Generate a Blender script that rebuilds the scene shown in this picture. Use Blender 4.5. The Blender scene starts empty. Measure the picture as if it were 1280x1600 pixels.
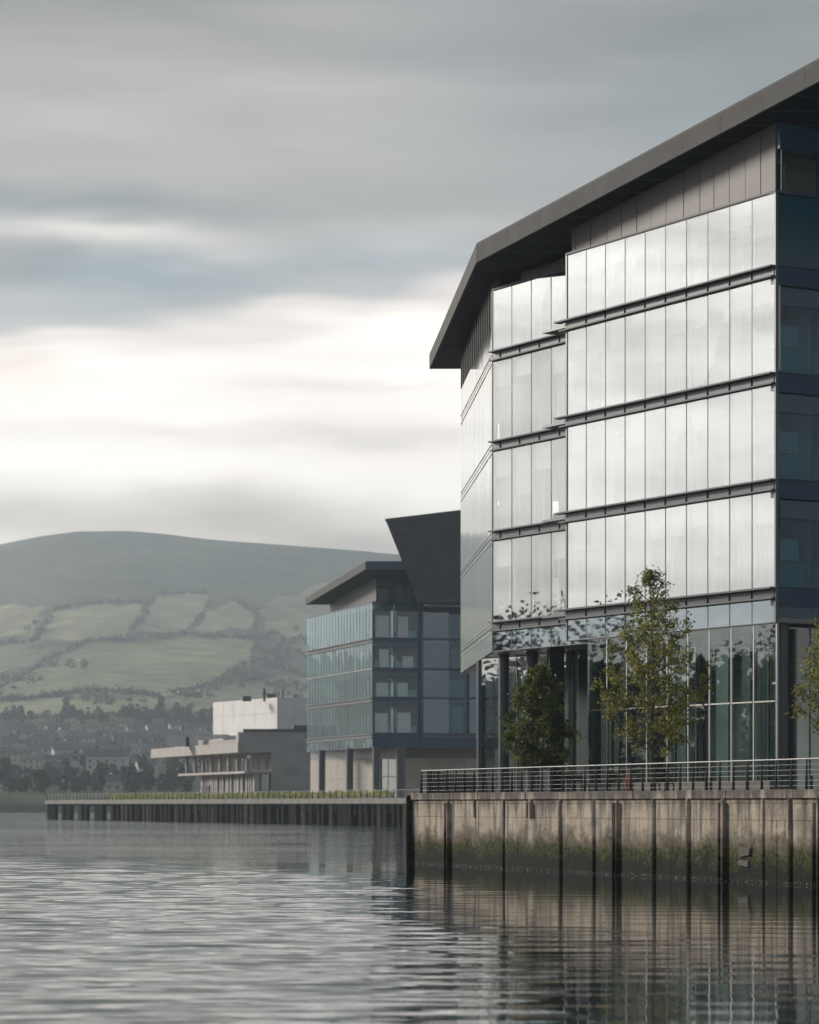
import bpy, bmesh, math, random
import numpy as np
from mathutils import Vector, Matrix, noise as mnoise

random.seed(7)
R = math.radians
scene = bpy.context.scene
COL = scene.collection

# ------------------------------------------------------------------ camera
HC, F, CX, HY = 2.98, 4500.0, 640.0, 1257.0      # eye height, focal length and horizon row of the 1280x1600 photo
cd = bpy.data.cameras.new("camera")
cam = bpy.data.objects.new("camera", cd)
COL.objects.link(cam)
cam.location = (0, 0, HC)
cam.rotation_euler = (R(90), 0, 0)
cd.sensor_fit = 'HORIZONTAL'
cd.sensor_width = 36.0
cd.lens = 36.0 * F / 1280.0
cd.shift_y = (HY - 800.0) / 1280.0
cd.clip_start = 0.5
cd.clip_end = 30000
cd.dof.use_dof = True
cd.dof.focus_distance = 128.0
cd.dof.aperture_fstop = 1.5
scene.camera = cam

# ------------------------------------------------------------------ exposure
scene.view_settings.view_transform = 'Standard'
scene.view_settings.look = 'None'
scene.view_settings.exposure = 0.0
scene.view_settings.gamma = 1.0
scene.view_settings.use_curve_mapping = False
scene.cycles.max_bounces = 8
scene.cycles.transparent_max_bounces = 24
scene.cycles.glossy_bounces = 5
scene.cycles.diffuse_bounces = 3
scene.cycles.volume_bounces = 1
scene.cycles.caustics_reflective = False
scene.cycles.caustics_refractive = False

def lin(r, g, b):
    f = lambda c: (c/255/12.92) if c/255 <= .04045 else ((c/255+.055)/1.055)**2.4
    return (f(r), f(g), f(b))

# ------------------------------------------------------------------ sun and sky
SUN_AZ, SUN_EL = -57.0, 19.0                     # to the left of the view, low
sd = bpy.data.lights.new("sun", 'SUN')
sun = bpy.data.objects.new("sun", sd)
COL.objects.link(sun)
sd.energy = 3.8
sd.angle = R(11)
sd.color = (1.0, 0.90, 0.79)
sv = Vector((math.sin(R(SUN_AZ))*math.cos(R(SUN_EL)), math.cos(R(SUN_AZ))*math.cos(R(SUN_EL)), math.sin(R(SUN_EL))))
sun.rotation_euler = sv.to_track_quat('Z', 'Y').to_euler()
sun.location = sv*300

world = bpy.data.worlds.new("World")
scene.world = world
world.use_nodes = True
wt = world.node_tree
wt.nodes.clear()
def WN(t, **kw):
    n = wt.nodes.new(t)
    for k, v in kw.items(): setattr(n, k, v)
    return n
def wm(op, a, b=None, c=None):
    n = WN('ShaderNodeMath', operation=op)
    for i, v in enumerate((a, b, c)):
        if v is None: continue
        if isinstance(v, (int, float)): n.inputs[i].default_value = v
        else: wt.links.new(v, n.inputs[i])
    return n.outputs[0]
def wv(op, a, b=None):
    n = WN('ShaderNodeVectorMath', operation=op)
    for i, v in enumerate((a, b)):
        if v is None: continue
        if isinstance(v, (tuple, list)): n.inputs[i].default_value = v
        else: wt.links.new(v, n.inputs[i])
    return n
tc = WN('ShaderNodeTexCoord')
nrm = wv('NORMALIZE', tc.outputs['Generated']).outputs[0]
sp = WN('ShaderNodeSeparateXYZ'); wt.links.new(nrm, sp.inputs[0])
az = wm('ARCTAN2', sp.outputs[0], sp.outputs[1])
el = wm('ARCSINE', sp.outputs[2])
cb = WN('ShaderNodeCombineXYZ'); wt.links.new(az, cb.inputs[0]); wt.links.new(el, cb.inputs[1])
pq = cb.outputs[0]
def wnoise(sx, sy, scale, detail, off=0.0):
    m = wv('MULTIPLY', pq, (sx, sy, 1.0)).outputs[0]
    a = wv('ADD', m, (off, off*1.7, off*.3)).outputs[0]
    n = WN('ShaderNodeTexNoise')
    n.inputs['Scale'].default_value = scale
    n.inputs['Detail'].default_value = detail
    n.inputs['Roughness'].default_value = 0.5
    wt.links.new(a, n.inputs['Vector'])
    return n.outputs[0]
n1 = wnoise(1, 5, 7.0, 2.0, 3.1)
n2 = wnoise(1, 7, 16.0, 2.0, 9.4)
warp = wm('ADD', wm('MULTIPLY', wm('SUBTRACT', n1, .5), .075), wm('MULTIPLY', wm('SUBTRACT', n2, .5), .020))
lft = wm('DIVIDE', wm('ADD', az, 1.15), .55)
lft = wm('EXPONENT', wm('MULTIPLY', wm('MULTIPLY', lft, lft), -1.0))
slant = wm('MULTIPLY', wm('MAXIMUM', wm('MINIMUM', az, .3), -.3), -.075)
elw = wm('MULTIPLY', wm('ADD', wm('ADD', el, slant), warp), wm('SUBTRACT', 1.0, wm('MULTIPLY', lft, .42)))
ramp = WN('ShaderNodeValToRGB')
wt.links.new(wm('DIVIDE', elw, 0.5), ramp.inputs[0])
ramp.color_ramp.interpolation = 'EASE'
stops = [(0.0, (214,211,207), 1), (.088, (222,218,213), 1.0), (.115, (236,230,223), 1.0), (.143, (235,228,221), 1.02), (.160, (216,208,202), .92),
         (.174, (187,187,187), .74), (.195, (181,179,177), .65), (.224, (184,181,178), .64), (.257, (177,175,173), .60), (.285, (168,167,166), .55), (.5, (140,155,172), .72)]
cr = ramp.color_ramp
while len(cr.elements) > 2: cr.elements.remove(cr.elements[-1])
for i, (p, c, k_) in enumerate(stops):
    e = cr.elements[i] if i < 2 else cr.elements.new(p/.5)
    e.position = p/.5
    e.color = (*[v*k_ for v in lin(*c)], 1)
# individual cloud banks: azimuth, elevation, half widths (all angles), colour change
banks = [(-.130,.2035,.070,.0060,(-.13,-.10,-.085)), (-.100,.1805,.048,.0085,(-.17,-.125,-.105)), (-.005,.187,.035,.0065,(-.07,-.05,-.035)),
         (-.112,.1965,.030,.0040,(.26,.225,.20)), (-.078,.190,.030,.0045,(.12,.105,.095)), (.010,.196,.035,.004,(.07,.065,.06)),
         (-.136,.149,.022,.008,(-.09,-.115,-.125)), (.005,.1275,.055,.0042,(-.20,-.19,-.18)), (-.005,.170,.09,.004,(-.05,-.05,-.05)),
         (-.085,.128,.050,.0030,(-.09,-.09,-.09)), (-.030,.1455,.036,.0022,(-.13,-.125,-.115)), (.012,.166,.045,.0050,(.20,.185,.17)),
         (-.120,.176,.03,.0035,(.06,.05,.045)), (.095,.240,.080,.030,(-.10,-.075,-.06)), (-.112,.0975,.055,.0095,(-.26,-.26,-.26)), (-.060,.1020,.034,.0085,(-.22,-.22,-.22)),
         (-.020,.0920,.034,.0075,(-.26,-.255,-.25)), (.000,.086,.05,.006,(-.15,-.15,-.15)), (.16,.28,.07,.04,(-.06,-.05,-.05)), (-.15,.28,.05,.02,(-.05,-.05,-.05)),
         (-.165,.100,.03,.009,(-.2,-.2,-.2)), (-.02,.245,.05,.006,(.035,.03,.025)), (-.12,.232,.06,.009,(.04,.035,.03))]
n3 = wnoise(1, 3, 22.0, 2.0, 5.0)
n4 = wnoise(1, 3, 22.0, 2.0, 15.0)
wob = WN('ShaderNodeCombineXYZ')
wt.links.new(wm('MULTIPLY', wm('SUBTRACT', n3, .5), .05), wob.inputs[0])
wt.links.new(wm('MULTIPLY', wm('SUBTRACT', n4, .5), .014), wob.inputs[1])
pqw = wv('ADD', pq, wob.outputs[0]).outputs[0]
acc = ramp.outputs[0]
for (p0, q0, sx, sy, amp) in banks:
    d = wv('SUBTRACT', pqw, (p0, q0, 0)).outputs[0]
    d = wv('MULTIPLY', d, (1/sx, 1/sy, 0)).outputs[0]
    g = wm('EXPONENT', wm('MULTIPLY', wv('DOT_PRODUCT', d, d).outputs['Value'], -.7))
    s = WN('ShaderNodeVectorMath', operation='SCALE'); s.inputs[0].default_value = amp
    wt.links.new(g, s.inputs['Scale'])
    acc = wv('ADD', acc, s.outputs[0]).outputs[0]
# the bright half of the sky lies to the left, the dull half behind and to the right
def wbump(x0, w):
    d = wm('DIVIDE', wm('SUBTRACT', az, x0), w)
    return wm('EXPONENT', wm('MULTIPLY', wm('MULTIPLY', d, d), -1.0))
gain = wm('ADD', .86, wm('ADD', wm('MULTIPLY', wbump(-1.15, .62), .14), wm('ADD', wm('MULTIPLY', wbump(-.05, .50), .26), wm('MULTIPLY', wbump(2.0, .70), -.40))))
stk = WN('ShaderNodeMapRange'); stk.inputs[1].default_value = .35; stk.inputs[2].default_value = .65; stk.inputs[3].default_value = .52; stk.inputs[4].default_value = 1.06
wt.links.new(wnoise(1, 6, 11.0, 4.0, 21.0), stk.inputs[0])
gain = wm('MULTIPLY', gain, wm('ADD', wm('MULTIPLY', wm('SUBTRACT', stk.outputs[0], 1.0), wm('ADD', lft, .22)), 1.03))
gl_ = WN('ShaderNodeMapRange'); gl_.inputs[1].default_value = .16; gl_.inputs[2].default_value = .02; gl_.inputs[3].default_value = 0; gl_.inputs[4].default_value = .30
wt.links.new(el, gl_.inputs[0])
gain = wm('MULTIPLY', gain, wm('SUBTRACT', 1.0, wm('MULTIPLY', gl_.outputs[0], lft)))
low = wm('SUBTRACT', 1.0, wm('MULTIPLY', wm('MINIMUM', wm('MAXIMUM', wm('SUBTRACT', el, .32), 0.0), .9), .35))
sc_ = WN('ShaderNodeVectorMath', operation='SCALE')
wt.links.new(acc, sc_.inputs[0]); wt.links.new(wm('MULTIPLY', gain, low), sc_.inputs['Scale'])
bgc = WN('ShaderNodeBackground'); wt.links.new(sc_.outputs[0], bgc.inputs[0]); bgc.inputs[1].default_value = 1.5
sky = WN('ShaderNodeTexSky', sky_type='NISHITA')
sky.sun_disc = False
sky.sun_elevation = R(SUN_EL)
sky.sun_rotation = R(SUN_AZ)
bgs = WN('ShaderNodeBackground'); wt.links.new(sky.outputs[0], bgs.inputs[0]); bgs.inputs[1].default_value = 0.08
mixw = WN('ShaderNodeMixShader'); mixw.inputs[0].default_value = .95
wt.links.new(bgs.outputs[0], mixw.inputs[1]); wt.links.new(bgc.outputs[0], mixw.inputs[2])
wo = WN('ShaderNodeOutputWorld'); wt.links.new(mixw.outputs[0], wo.inputs[0])

# ------------------------------------------------------------------ helpers
class MB:
    """collects faces and links them as one mesh object"""
    def __init__(s): s.v = []; s.f = []; s.m = []
    def poly(s, pts, mi=0):
        i = len(s.v); s.v += [tuple(p) for p in pts]; s.f.append(tuple(range(i, i+len(pts)))); s.m.append(mi)
    def hexa(s, p, mi=0):                       # 8 points: bottom ring then top ring
        i = len(s.v); s.v += [tuple(q) for q in p]
        for f in ((3,2,1,0),(4,5,6,7),(0,1,5,4),(1,2,6,5),(2,3,7,6),(3,0,4,7)):
            s.f.append(tuple(i+k for k in f)); s.m.append(mi)
    def box(s, x0, x1, y0, y1, z0, z1, mi=0):
        s.hexa([(x0,y0,z0),(x1,y0,z0),(x1,y1,z0),(x0,y1,z0),(x0,y0,z1),(x1,y0,z1),(x1,y1,z1),(x0,y1,z1)], mi)
    def prism(s, ring, z0, z1, mi=0):           # plan polygon extruded, z0/z1 numbers or functions of x,y
        f0 = z0 if callable(z0) else (lambda x, y: z0)
        f1 = z1 if callable(z1) else (lambda x, y: z1)
        i = len(s.v); n = len(ring)
        s.v += [(x, y, f0(x, y)) for x, y in ring] + [(x, y, f1(x, y)) for x, y in ring]
        s.f.append(tuple(reversed(range(i, i+n)))); s.f.append(tuple(range(i+n, i+2*n))); s.m += [mi, mi]
        for k in range(n):
            l = (k+1) % n
            s.f.append((i+k, i+l, i+n+l, i+n+k)); s.m.append(mi)
    def tube(s, pts, rad, n=8, mi=0, cap=True):
        pts = [Vector(p) for p in pts]
        if not isinstance(rad, (list, tuple)): rad = [rad]*len(pts)
        base = len(s.v)
        for k, p in enumerate(pts):
            t = (pts[min(k+1, len(pts)-1)] - pts[max(k-1, 0)]).normalized()
            a = t.cross(Vector((0, 0, 1)) if abs(t.z) < .9 else Vector((1, 0, 0))).normalized()
            b = t.cross(a)
            for j in range(n):
                q = p + (a*math.cos(2*math.pi*j/n) + b*math.sin(2*math.pi*j/n))*rad[k]
                s.v.append(tuple(q))
        for k in range(len(pts)-1):
            for j in range(n):
                l = (j+1) % n
                s.f.append((base+k*n+j, base+k*n+l, base+(k+1)*n+l, base+(k+1)*n+j)); s.m.append(mi)
        if cap:
            s.f.append(tuple(base+j for j in reversed(range(n)))); s.m.append(mi)
            s.f.append(tuple(base+(len(pts)-1)*n+j for j in range(n))); s.m.append(mi)
    def build(s, name, mats, parent=None, org=(0,0,0), smooth=False, bevel=0.0):
        me = bpy.data.meshes.new(name)
        o = Vector(org)
        me.from_pydata([(x-o.x, y-o.y, z-o.z) for x, y, z in s.v], [], s.f)
        if not isinstance(mats, (list, tuple)): mats = [mats]
        for m in mats: me.materials.append(m)
        if len(mats) > 1: me.polygons.foreach_set('material_index', s.m)
        if smooth: me.polygons.foreach_set('use_smooth', [True]*len(me.polygons))
        me.update()
        ob = bpy.data.objects.new(name, me)
        COL.objects.link(ob)
        if parent: ob.parent = parent
        else: ob.location = o
        if bevel:
            bm = bmesh.new(); bm.from_mesh(me)
            bmesh.ops.bevel(bm, geom=list(bm.edges), offset=bevel, segments=1, affect='EDGES', clamp_overlap=True)
            bm.to_mesh(me); bm.free()
        return ob

def tag(o, label=None, cat=None, group=None, kind=None):
    if label: o['label'] = label
    if cat: o['category'] = cat
    if group: o['group'] = group
    if kind: o['kind'] = kind
    return o
def empty(name, loc, label, cat, group=None):
    o = bpy.data.objects.new(name, None); COL.objects.link(o); o.location = loc
    o.empty_display_size = .3
    return tag(o, label, cat, group)
def copy_tree(o, parent=None):
    c = o.copy(); COL.objects.link(c)
    if parent: c.parent = parent
    for ch in list(o.children): copy_tree(ch, c)
    return c
def at(px, py, D): return Vector(((px-CX)/F*D, D, HC+(HY-py)/F*D))

class Frame:
    """plan frame: s along u, w along the inward normal"""
    def __init__(s, o, u, w): s.o = Vector(o); s.u = Vector(u).normalized(); s.w = Vector(w).normalized()
    def P(s, a, b, z=0): p = s.o + s.u*a + s.w*b; return (p.x, p.y, z)
    def box(s, mb, a0, a1, b0, b1, z0, z1, mi=0):
        r = [(a0,b0),(a1,b0),(a1,b1),(a0,b1)]
        mb.hexa([s.P(a,b,z0) for a,b in r] + [s.P(a,b,z1) for a,b in r], mi)

# ------------------------------------------------------------------ materials
def mat(name, col=(.5,.5,.5), rough=.5, metal=0.0, spec=.5, var=0.0, vscale=1.0, bump=0.0, bscale=20.0, coat=0.0):
    m = bpy.data.materials.new(name); m.use_nodes = True
    nt = m.node_tree; b = nt.nodes['Principled BSDF']
    b.inputs['Base Color'].default_value = (*col, 1); b.inputs['Roughness'].default_value = rough
    b.inputs['Metallic'].default_value = metal; b.inputs['Specular IOR Level'].default_value = spec
    b.inputs['Coat Weight'].default_value = coat
    g = nt.nodes.new('ShaderNodeNewGeometry')
    if var:
        n = nt.nodes.new('ShaderNodeTexNoise'); n.inputs['Scale'].default_value = vscale; n.inputs['Detail'].default_value = 5
        nt.links.new(g.outputs['Position'], n.inputs['Vector'])
        mr = nt.nodes.new('ShaderNodeMapRange'); mr.inputs[1].default_value = .25; mr.inputs[2].default_value = .75
        mr.inputs[3].default_value = 1-var; mr.inputs[4].default_value = 1+var
        nt.links.new(n.outputs[0], mr.inputs[0])
        h = nt.nodes.new('ShaderNodeVectorMath'); h.operation = 'SCALE'; h.inputs[0].default_value = col
        nt.links.new(mr.outputs[0], h.inputs['Scale']); nt.links.new(h.outputs[0], b.inputs['Base Color'])
    if bump:
        n = nt.nodes.new('ShaderNodeTexNoise'); n.inputs['Scale'].default_value = bscale; n.inputs['Detail'].default_value = 3
        nt.links.new(g.outputs['Position'], n.inputs['Vector'])
        bp = nt.nodes.new('ShaderNodeBump'); bp.inputs['Distance'].default_value = bump
        nt.links.new(n.outputs[0], bp.inputs['Height']); nt.links.new(bp.outputs[0], b.inputs['Normal'])
    return m
def glass(name, refl, tint, gcol=(1,1,1), rough=.01, wave=.0):
    """coated glazing: mirror layer over clear tinted glass, more mirror at a glancing angle"""
    m = bpy.data.materials.new(name); m.use_nodes = True
    nt = m.node_tree; nt.nodes.clear()
    tr = nt.nodes.new('ShaderNodeBsdfTransparent'); tr.inputs[0].default_value = (*tint, 1)
    gl = nt.nodes.new('ShaderNodeBsdfGlossy'); gl.inputs[0].default_value = (*gcol, 1); gl.inputs['Roughness'].default_value = rough
    lw = nt.nodes.new('ShaderNodeLayerWeight'); lw.inputs[0].default_value = .5
    pw = nt.nodes.new('ShaderNodeMath'); pw.operation = 'POWER'; pw.inputs[1].default_value = 4.0
    nt.links.new(lw.outputs['Facing'], pw.inputs[0])
    mr = nt.nodes.new('ShaderNodeMapRange'); mr.inputs[3].default_value = refl; mr.inputs[4].default_value = .97
    nt.links.new(pw.outputs[0], mr.inputs[0])
    mx = nt.nodes.new('ShaderNodeMixShader'); nt.links.new(mr.outputs[0], mx.inputs[0])
    nt.links.new(tr.outputs[0], mx.inputs[1]); nt.links.new(gl.outputs[0], mx.inputs[2])
    if wave:
        g = nt.nodes.new('ShaderNodeNewGeometry')
        n = nt.nodes.new('ShaderNodeTexNoise'); n.inputs['Scale'].default_value = .55; n.inputs['Detail'].default_value = 1
        nt.links.new(g.outputs['Position'], n.inputs['Vector'])
        bp = nt.nodes.new('ShaderNodeBump'); bp.inputs['Distance'].default_value = wave
        nt.links.new(n.outputs[0], bp.inputs['Height']); nt.links.new(bp.outputs[0], gl.inputs['Normal'])
    o = nt.nodes.new('ShaderNodeOutputMaterial'); nt.links.new(mx.outputs[0], o.inputs[0])
    return m

M = {}
M['pane'] = glass('coated_glass', .60, (.82,.89,.89), (.95,.962,.97), .004, .0020)
M['pane_clear'] = glass('clear_glass', .42, (.75,.85,.82), (.95,.96,.95), .012, .0025)
M['pane_teal'] = glass('teal_glass', .07, (.20,.40,.47), (.55,.82,1.0), .015)
M['pane_room'] = glass('room_glass', .06, (.80,.90,.90), (.8,.92,1.0), .015)
M['pane_dark'] = glass('dark_glass', .20, (.62,.76,.74), (.85,.93,.93), .015, .002)
M['pane_far'] = glass('green_glass', .13, (.30,.45,.45), (.74,.86,.90), .02, .004)
M['pane_blue'] = glass('blue_glass', .15, (.35,.48,.60), (.62,.80,1.0), .03, .003)
M['spandrel'] = glass('spandrel_glass', .42, (.05,.07,.08), (.80,.90,.97), .02, .002)
M['teal_panel'] = mat('teal_panel', (.010,.075,.115), .15, 0, .5)
M['blue_panel'] = mat('navy_metal', (.012,.052,.100), .35, .1, .4)
M['metal'] = mat('grey_metal', (.12,.13,.138), .6, .1, .3, var=.10, vscale=.8)
M['mull'] = mat('dark_mullion', (.10,.11,.12), .4, .5)
M['web'] = mat('band_web', (.050,.062,.075), .35, .4)
M['mull_light'] = mat('aluminium_mullion', (.46,.46,.45), .35, .6)
M['fascia'] = mat('fascia_metal', (.105,.106,.105), .75, 0, .2, var=.14, vscale=.9)
M['soffit'] = mat('dark_soffit', (.010,.018,.028), .6, 0, .25)
M['cladding'] = mat('bronze_cladding', (.098,.097,.094), .5, 0, .35, var=.12, vscale=.6)
M['chamfer'] = mat('pale_glass_panel', (.66,.69,.67), .07, .85, .9, var=.05, vscale=.4)
M['white_int'] = mat('white_interior', (.72,.71,.68), .7)
M['curtain'] = mat('white_curtain', (.78,.77,.74), .8)
M['slab'] = mat('floor_slab', (.42,.42,.41), .7)
M['dark_int'] = mat('dark_interior', (.13,.15,.155), .7)
M['under'] = mat('underside_panel', (.16,.165,.17), .35, .3)
M['column'] = mat('column_paint', (.062,.078,.098), .4, .1, .5)
M['slate'] = mat('slate_cladding', (.030,.042,.054), .5, .1, .4, var=.25, vscale=.7)
M['beige'] = mat('beige_stone', (.52,.485,.44), .8, var=.10, vscale=.6)
M['steel'] = mat('brushed_steel', (.25,.25,.25), .5, .4)
M['post'] = mat('dark_painted_steel', (.018,.024,.03), .4, .3)
M['paving'] = mat('granite_paving', (.27,.26,.25), .8, var=.15, vscale=2)
M['curb'] = mat('pale_plinth', (.15,.145,.135), .8, var=.15, vscale=2)
M['white_panel'] = mat('pale_metal_panel', (.58,.58,.57), .5, .1, var=.10, vscale=.35)
M['conc'] = mat('grey_concrete', (.33,.325,.32), .8, var=.18, vscale=.5)
M['conc_warm'] = mat('warm_concrete', (.43,.41,.385), .8, var=.15, vscale=.5)
M['conc_deck'] = mat('weathered_concrete', (.22,.215,.21), .85, var=.25, vscale=.6)
M['dark_timber'] = mat('tarred_timber', (.018,.019,.021), .95, spec=.05, var=.4, vscale=3)
M['pile_conc'] = mat('stained_pile', (.05,.046,.042), .95, spec=.05, var=.6, vscale=1.5)
M['bark'] = mat('bark', (.085,.075,.062), .85, var=.35, vscale=9, bump=.01, bscale=40)
M['redwood'] = mat('dark_red_timber', (.060,.026,.022), .6, var=.3, vscale=8)
M['terracotta'] = mat('terracotta', (.33,.16,.11), .8, var=.2, vscale=8)

def leafmat(name, c1, c2, scale=1.2, trans=.35):
    m = bpy.data.materials.new(name); m.use_nodes = True
    nt = m.node_tree; b = nt.nodes['Principled BSDF']
    g = nt.nodes.new('ShaderNodeNewGeometry')
    n = nt.nodes.new('ShaderNodeTexNoise'); n.inputs['Scale'].default_value = scale; n.inputs['Detail'].default_value = 6
    nt.links.new(g.outputs['Position'], n.inputs['Vector'])
    ad = nt.nodes.new('ShaderNodeMath'); ad.operation = 'ADD'
    rm = nt.nodes.new('ShaderNodeMapRange'); rm.inputs[3].default_value = -.25; rm.inputs[4].default_value = .25
    nt.links.new(g.outputs['Random Per Island'], rm.inputs[0])
    nt.links.new(n.outputs[0], ad.inputs[0]); nt.links.new(rm.outputs[0], ad.inputs[1])
    r = nt.nodes.new('ShaderNodeValToRGB'); r.color_ramp.elements[0].position = .25; r.color_ramp.elements[1].position = .75
    r.color_ramp.elements[0].color = (*c1, 1); r.color_ramp.elements[1].color = (*c2, 1)
    nt.links.new(ad.outputs[0], r.inputs[0]); nt.links.new(r.outputs[0], b.inputs['Base Color'])
    b.inputs['Roughness'].default_value = .5; b.inputs['Specular IOR Level'].default_value = .4
    t = nt.nodes.new('ShaderNodeBsdfTranslucent'); nt.links.new(r.outputs[0], t.inputs[0])
    mx = nt.nodes.new('ShaderNodeMixShader'); mx.inputs[0].default_value = trans
    nt.links.new(b.outputs[0], mx.inputs[1]); nt.links.new(t.outputs[0], mx.inputs[2])
    nt.links.new(mx.outputs[0], nt.nodes['Material Output'].inputs[0])
    return m
M['leaf_light'] = leafmat('olive_leaves', (.11,.13,.030), (.34,.33,.085), 1.2, .5)
M['leaf_dark'] = leafmat('dark_leaves', (.055,.085,.024), (.20,.23,.06), 1.2, .45)
M['leaf_far'] = leafmat('far_leaves', (.008,.015,.011), (.030,.045,.026), .15, .2)
M['leaf_hedge'] = leafmat('lime_leaves', (.24,.28,.04), (.52,.54,.08), .8)
M['petal'] = leafmat('pink_petals', (.40,.16,.13), (.55,.34,.28), 6)

# ------------------------------------------------------------------ water
def water_material():
    m = bpy.data.materials.new('river_water'); m.use_nodes = True
    nt = m.node_tree; b = nt.nodes['Principled BSDF']
    b.inputs['Base Color'].default_value = (.012,.022,.030,1)
    b.inputs['Roughness'].default_value = .035
    b.inputs['IOR'].default_value = 1.333
    g = nt.nodes.new('ShaderNodeNewGeometry')
    def nz(sx, sy, det, off):
        mp = nt.nodes.new('ShaderNodeMapping'); mp.inputs['Scale'].default_value = (sx, sy, 1); mp.inputs['Location'].default_value = (off, off, 0)
        nt.links.new(g.outputs['Position'], mp.inputs[0])
        n = nt.nodes.new('ShaderNodeTexNoise'); n.inputs['Scale'].default_value = 1; n.inputs['Detail'].default_value = det
        n.inputs['Roughness'].default_value = .55
        nt.links.new(mp.outputs[0], n.inputs['Vector']); return n.outputs[0]
    def mt(op, a, c):
        n = nt.nodes.new('ShaderNodeMath'); n.operation = op
        for i, v in enumerate((a, c)):
            if isinstance(v, (int, float)): n.inputs[i].default_value = v
            else: nt.links.new(v, n.inputs[i])
        return n.outputs[0]
    h = mt('ADD', mt('MULTIPLY', nz(.42, .85, 3.0, 0), 1.0), mt('MULTIPLY', nz(.10, .22, 2.0, 7.7), 1.6))
    patch = nt.nodes.new('ShaderNodeMapRange'); patch.inputs[1].default_value = .35; patch.inputs[2].default_value = .65
    patch.inputs[3].default_value = .65; patch.inputs[4].default_value = 1.25
    nt.links.new(nz(.012, .03, 2.0, 3.3), patch.inputs[0])
    sx = nt.nodes.new('ShaderNodeSeparateXYZ'); nt.links.new(g.outputs['Position'], sx.inputs[0])
    # sheltered, calmer water in the lee of the quay
    t = mt('ADD', sx.outputs[0], mt('MULTIPLY', sx.outputs[1], .0))
    lee = nt.nodes.new('ShaderNodeMapRange'); lee.inputs[1].default_value = -2.5; lee.inputs[2].default_value = 2.0
    lee.inputs[3].default_value = 1.0; lee.inputs[4].default_value = .22
    nt.links.new(t, lee.inputs[0])
    mid = nt.nodes.new('ShaderNodeMapRange'); mid.inputs[1].default_value = 140; mid.inputs[2].default_value = 172
    mid.inputs[3].default_value = .16; mid.inputs[4].default_value = .85; nt.links.new(sx.outputs[1], mid.inputs[0])
    far = nt.nodes.new('ShaderNodeMapRange'); far.inputs[1].default_value = 305; far.inputs[2].default_value = 345
    far.inputs[3].default_value = 0.0; far.inputs[4].default_value = 2.6; nt.links.new(sx.outputs[1], far.inputs[0])
    amp = mt('MULTIPLY', mt('MULTIPLY', patch.outputs[0], lee.outputs[0]), mt('ADD', mid.outputs[0], far.outputs[0]))
    bp = nt.nodes.new('ShaderNodeBump'); bp.inputs['Distance'].default_value = .12
    nt.links.new(mt('MULTIPLY', h, amp), bp.inputs['Height'])
    nt.links.new(bp.outputs[0], b.inputs['Normal'])
    return m
M['water'] = water_material()
def water_mesh():
    TA, Y0, Y1 = .24, 24.0, 170.0
    ys = [Y0]
    while ys[-1] < Y1: ys.append(ys[-1]+max(.085, ys[-1]*.0017))
    ys = np.array(ys); ys *= 1; ts = np.linspace(-TA, TA, 330)
    T, Y = np.meshgrid(ts, ys); X = T*Y
    rg = np.random.RandomState(4); H = np.zeros(X.shape)
    for k in range(80):
        lam = .34*(8.5**rg.rand()); a = rg.normal(0, .24)+.04
        kk = 2*np.pi/lam; ph = rg.rand()*6.28
        slope = .0138*(1.0 if lam < 2.6 else .9)
        mod = .6+.5*np.sin(X*.11*rg.rand()+Y*.06*rg.rand()+rg.rand()*6.28)
        H += slope/kk*mod*np.sin(kk*(np.sin(a)*X+np.cos(a)*Y)+ph)
    dq = (X-.349*(145-Y)/.937)                       # distance to the quay line, sideways
    lee = .055+.945*np.clip((-dq-1.5)/13, 0, 1)**1.3
    lee = lee*(.13+.87*np.clip((3.4+.6*np.sin(Y/7.0)-X)/4.4, 0, 1)**1.4)
    patch = .80+.35*np.sin(Y/13.0+X/9)*np.sin(X/17.0-Y/41)
    mid = 1-.62*np.clip((Y-95)/60, 0, 1)
    edge = np.clip((TA-np.abs(T))/.02, 0, 1)*np.clip((Y-Y0)/4, 0, 1)*np.clip((Y1-Y)/14, 0, 1)
    Zw = H*lee*patch*mid*edge
    nr, nc = X.shape; V = np.stack([X, Y, Zw], -1).reshape(-1, 3)
    ii = np.arange(nr*nc).reshape(nr, nc)
    Fq = np.stack([ii[:-1,:-1], ii[:-1,1:], ii[1:,1:], ii[1:,:-1]], -1).reshape(-1, 4)
    a, b_ = 2650.0, 2400.0; n0 = nr*nc
    extra = [(-a,-55,0),(b_,-55,0),(b_,1300,0),(-a,1300,0)]
    c00, c01, c10, c11 = int(ii[0,0]), int(ii[0,-1]), int(ii[-1,0]), int(ii[-1,-1])
    F_ = [tuple(f) for f in Fq.tolist()]
    F_ += [(n0, n0+1, *[int(v) for v in ii[0][::-1]]), (n0+1, n0+2, *[int(v) for v in ii[:,-1][::-1]]), (n0+2, n0+3, *[int(v) for v in ii[-1]]), (n0+3, n0, *[int(v) for v in ii[:,0]])]
    me = bpy.data.meshes.new('water'); me.from_pydata(V.tolist()+extra, [], F_)
    me.polygons.foreach_set('use_smooth', [True]*len(me.polygons)); me.update(); me.materials.append(M['water'])
    o = bpy.data.objects.new('water', me); COL.objects.link(o); return o
tag(water_mesh(), kind='structure')

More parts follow.
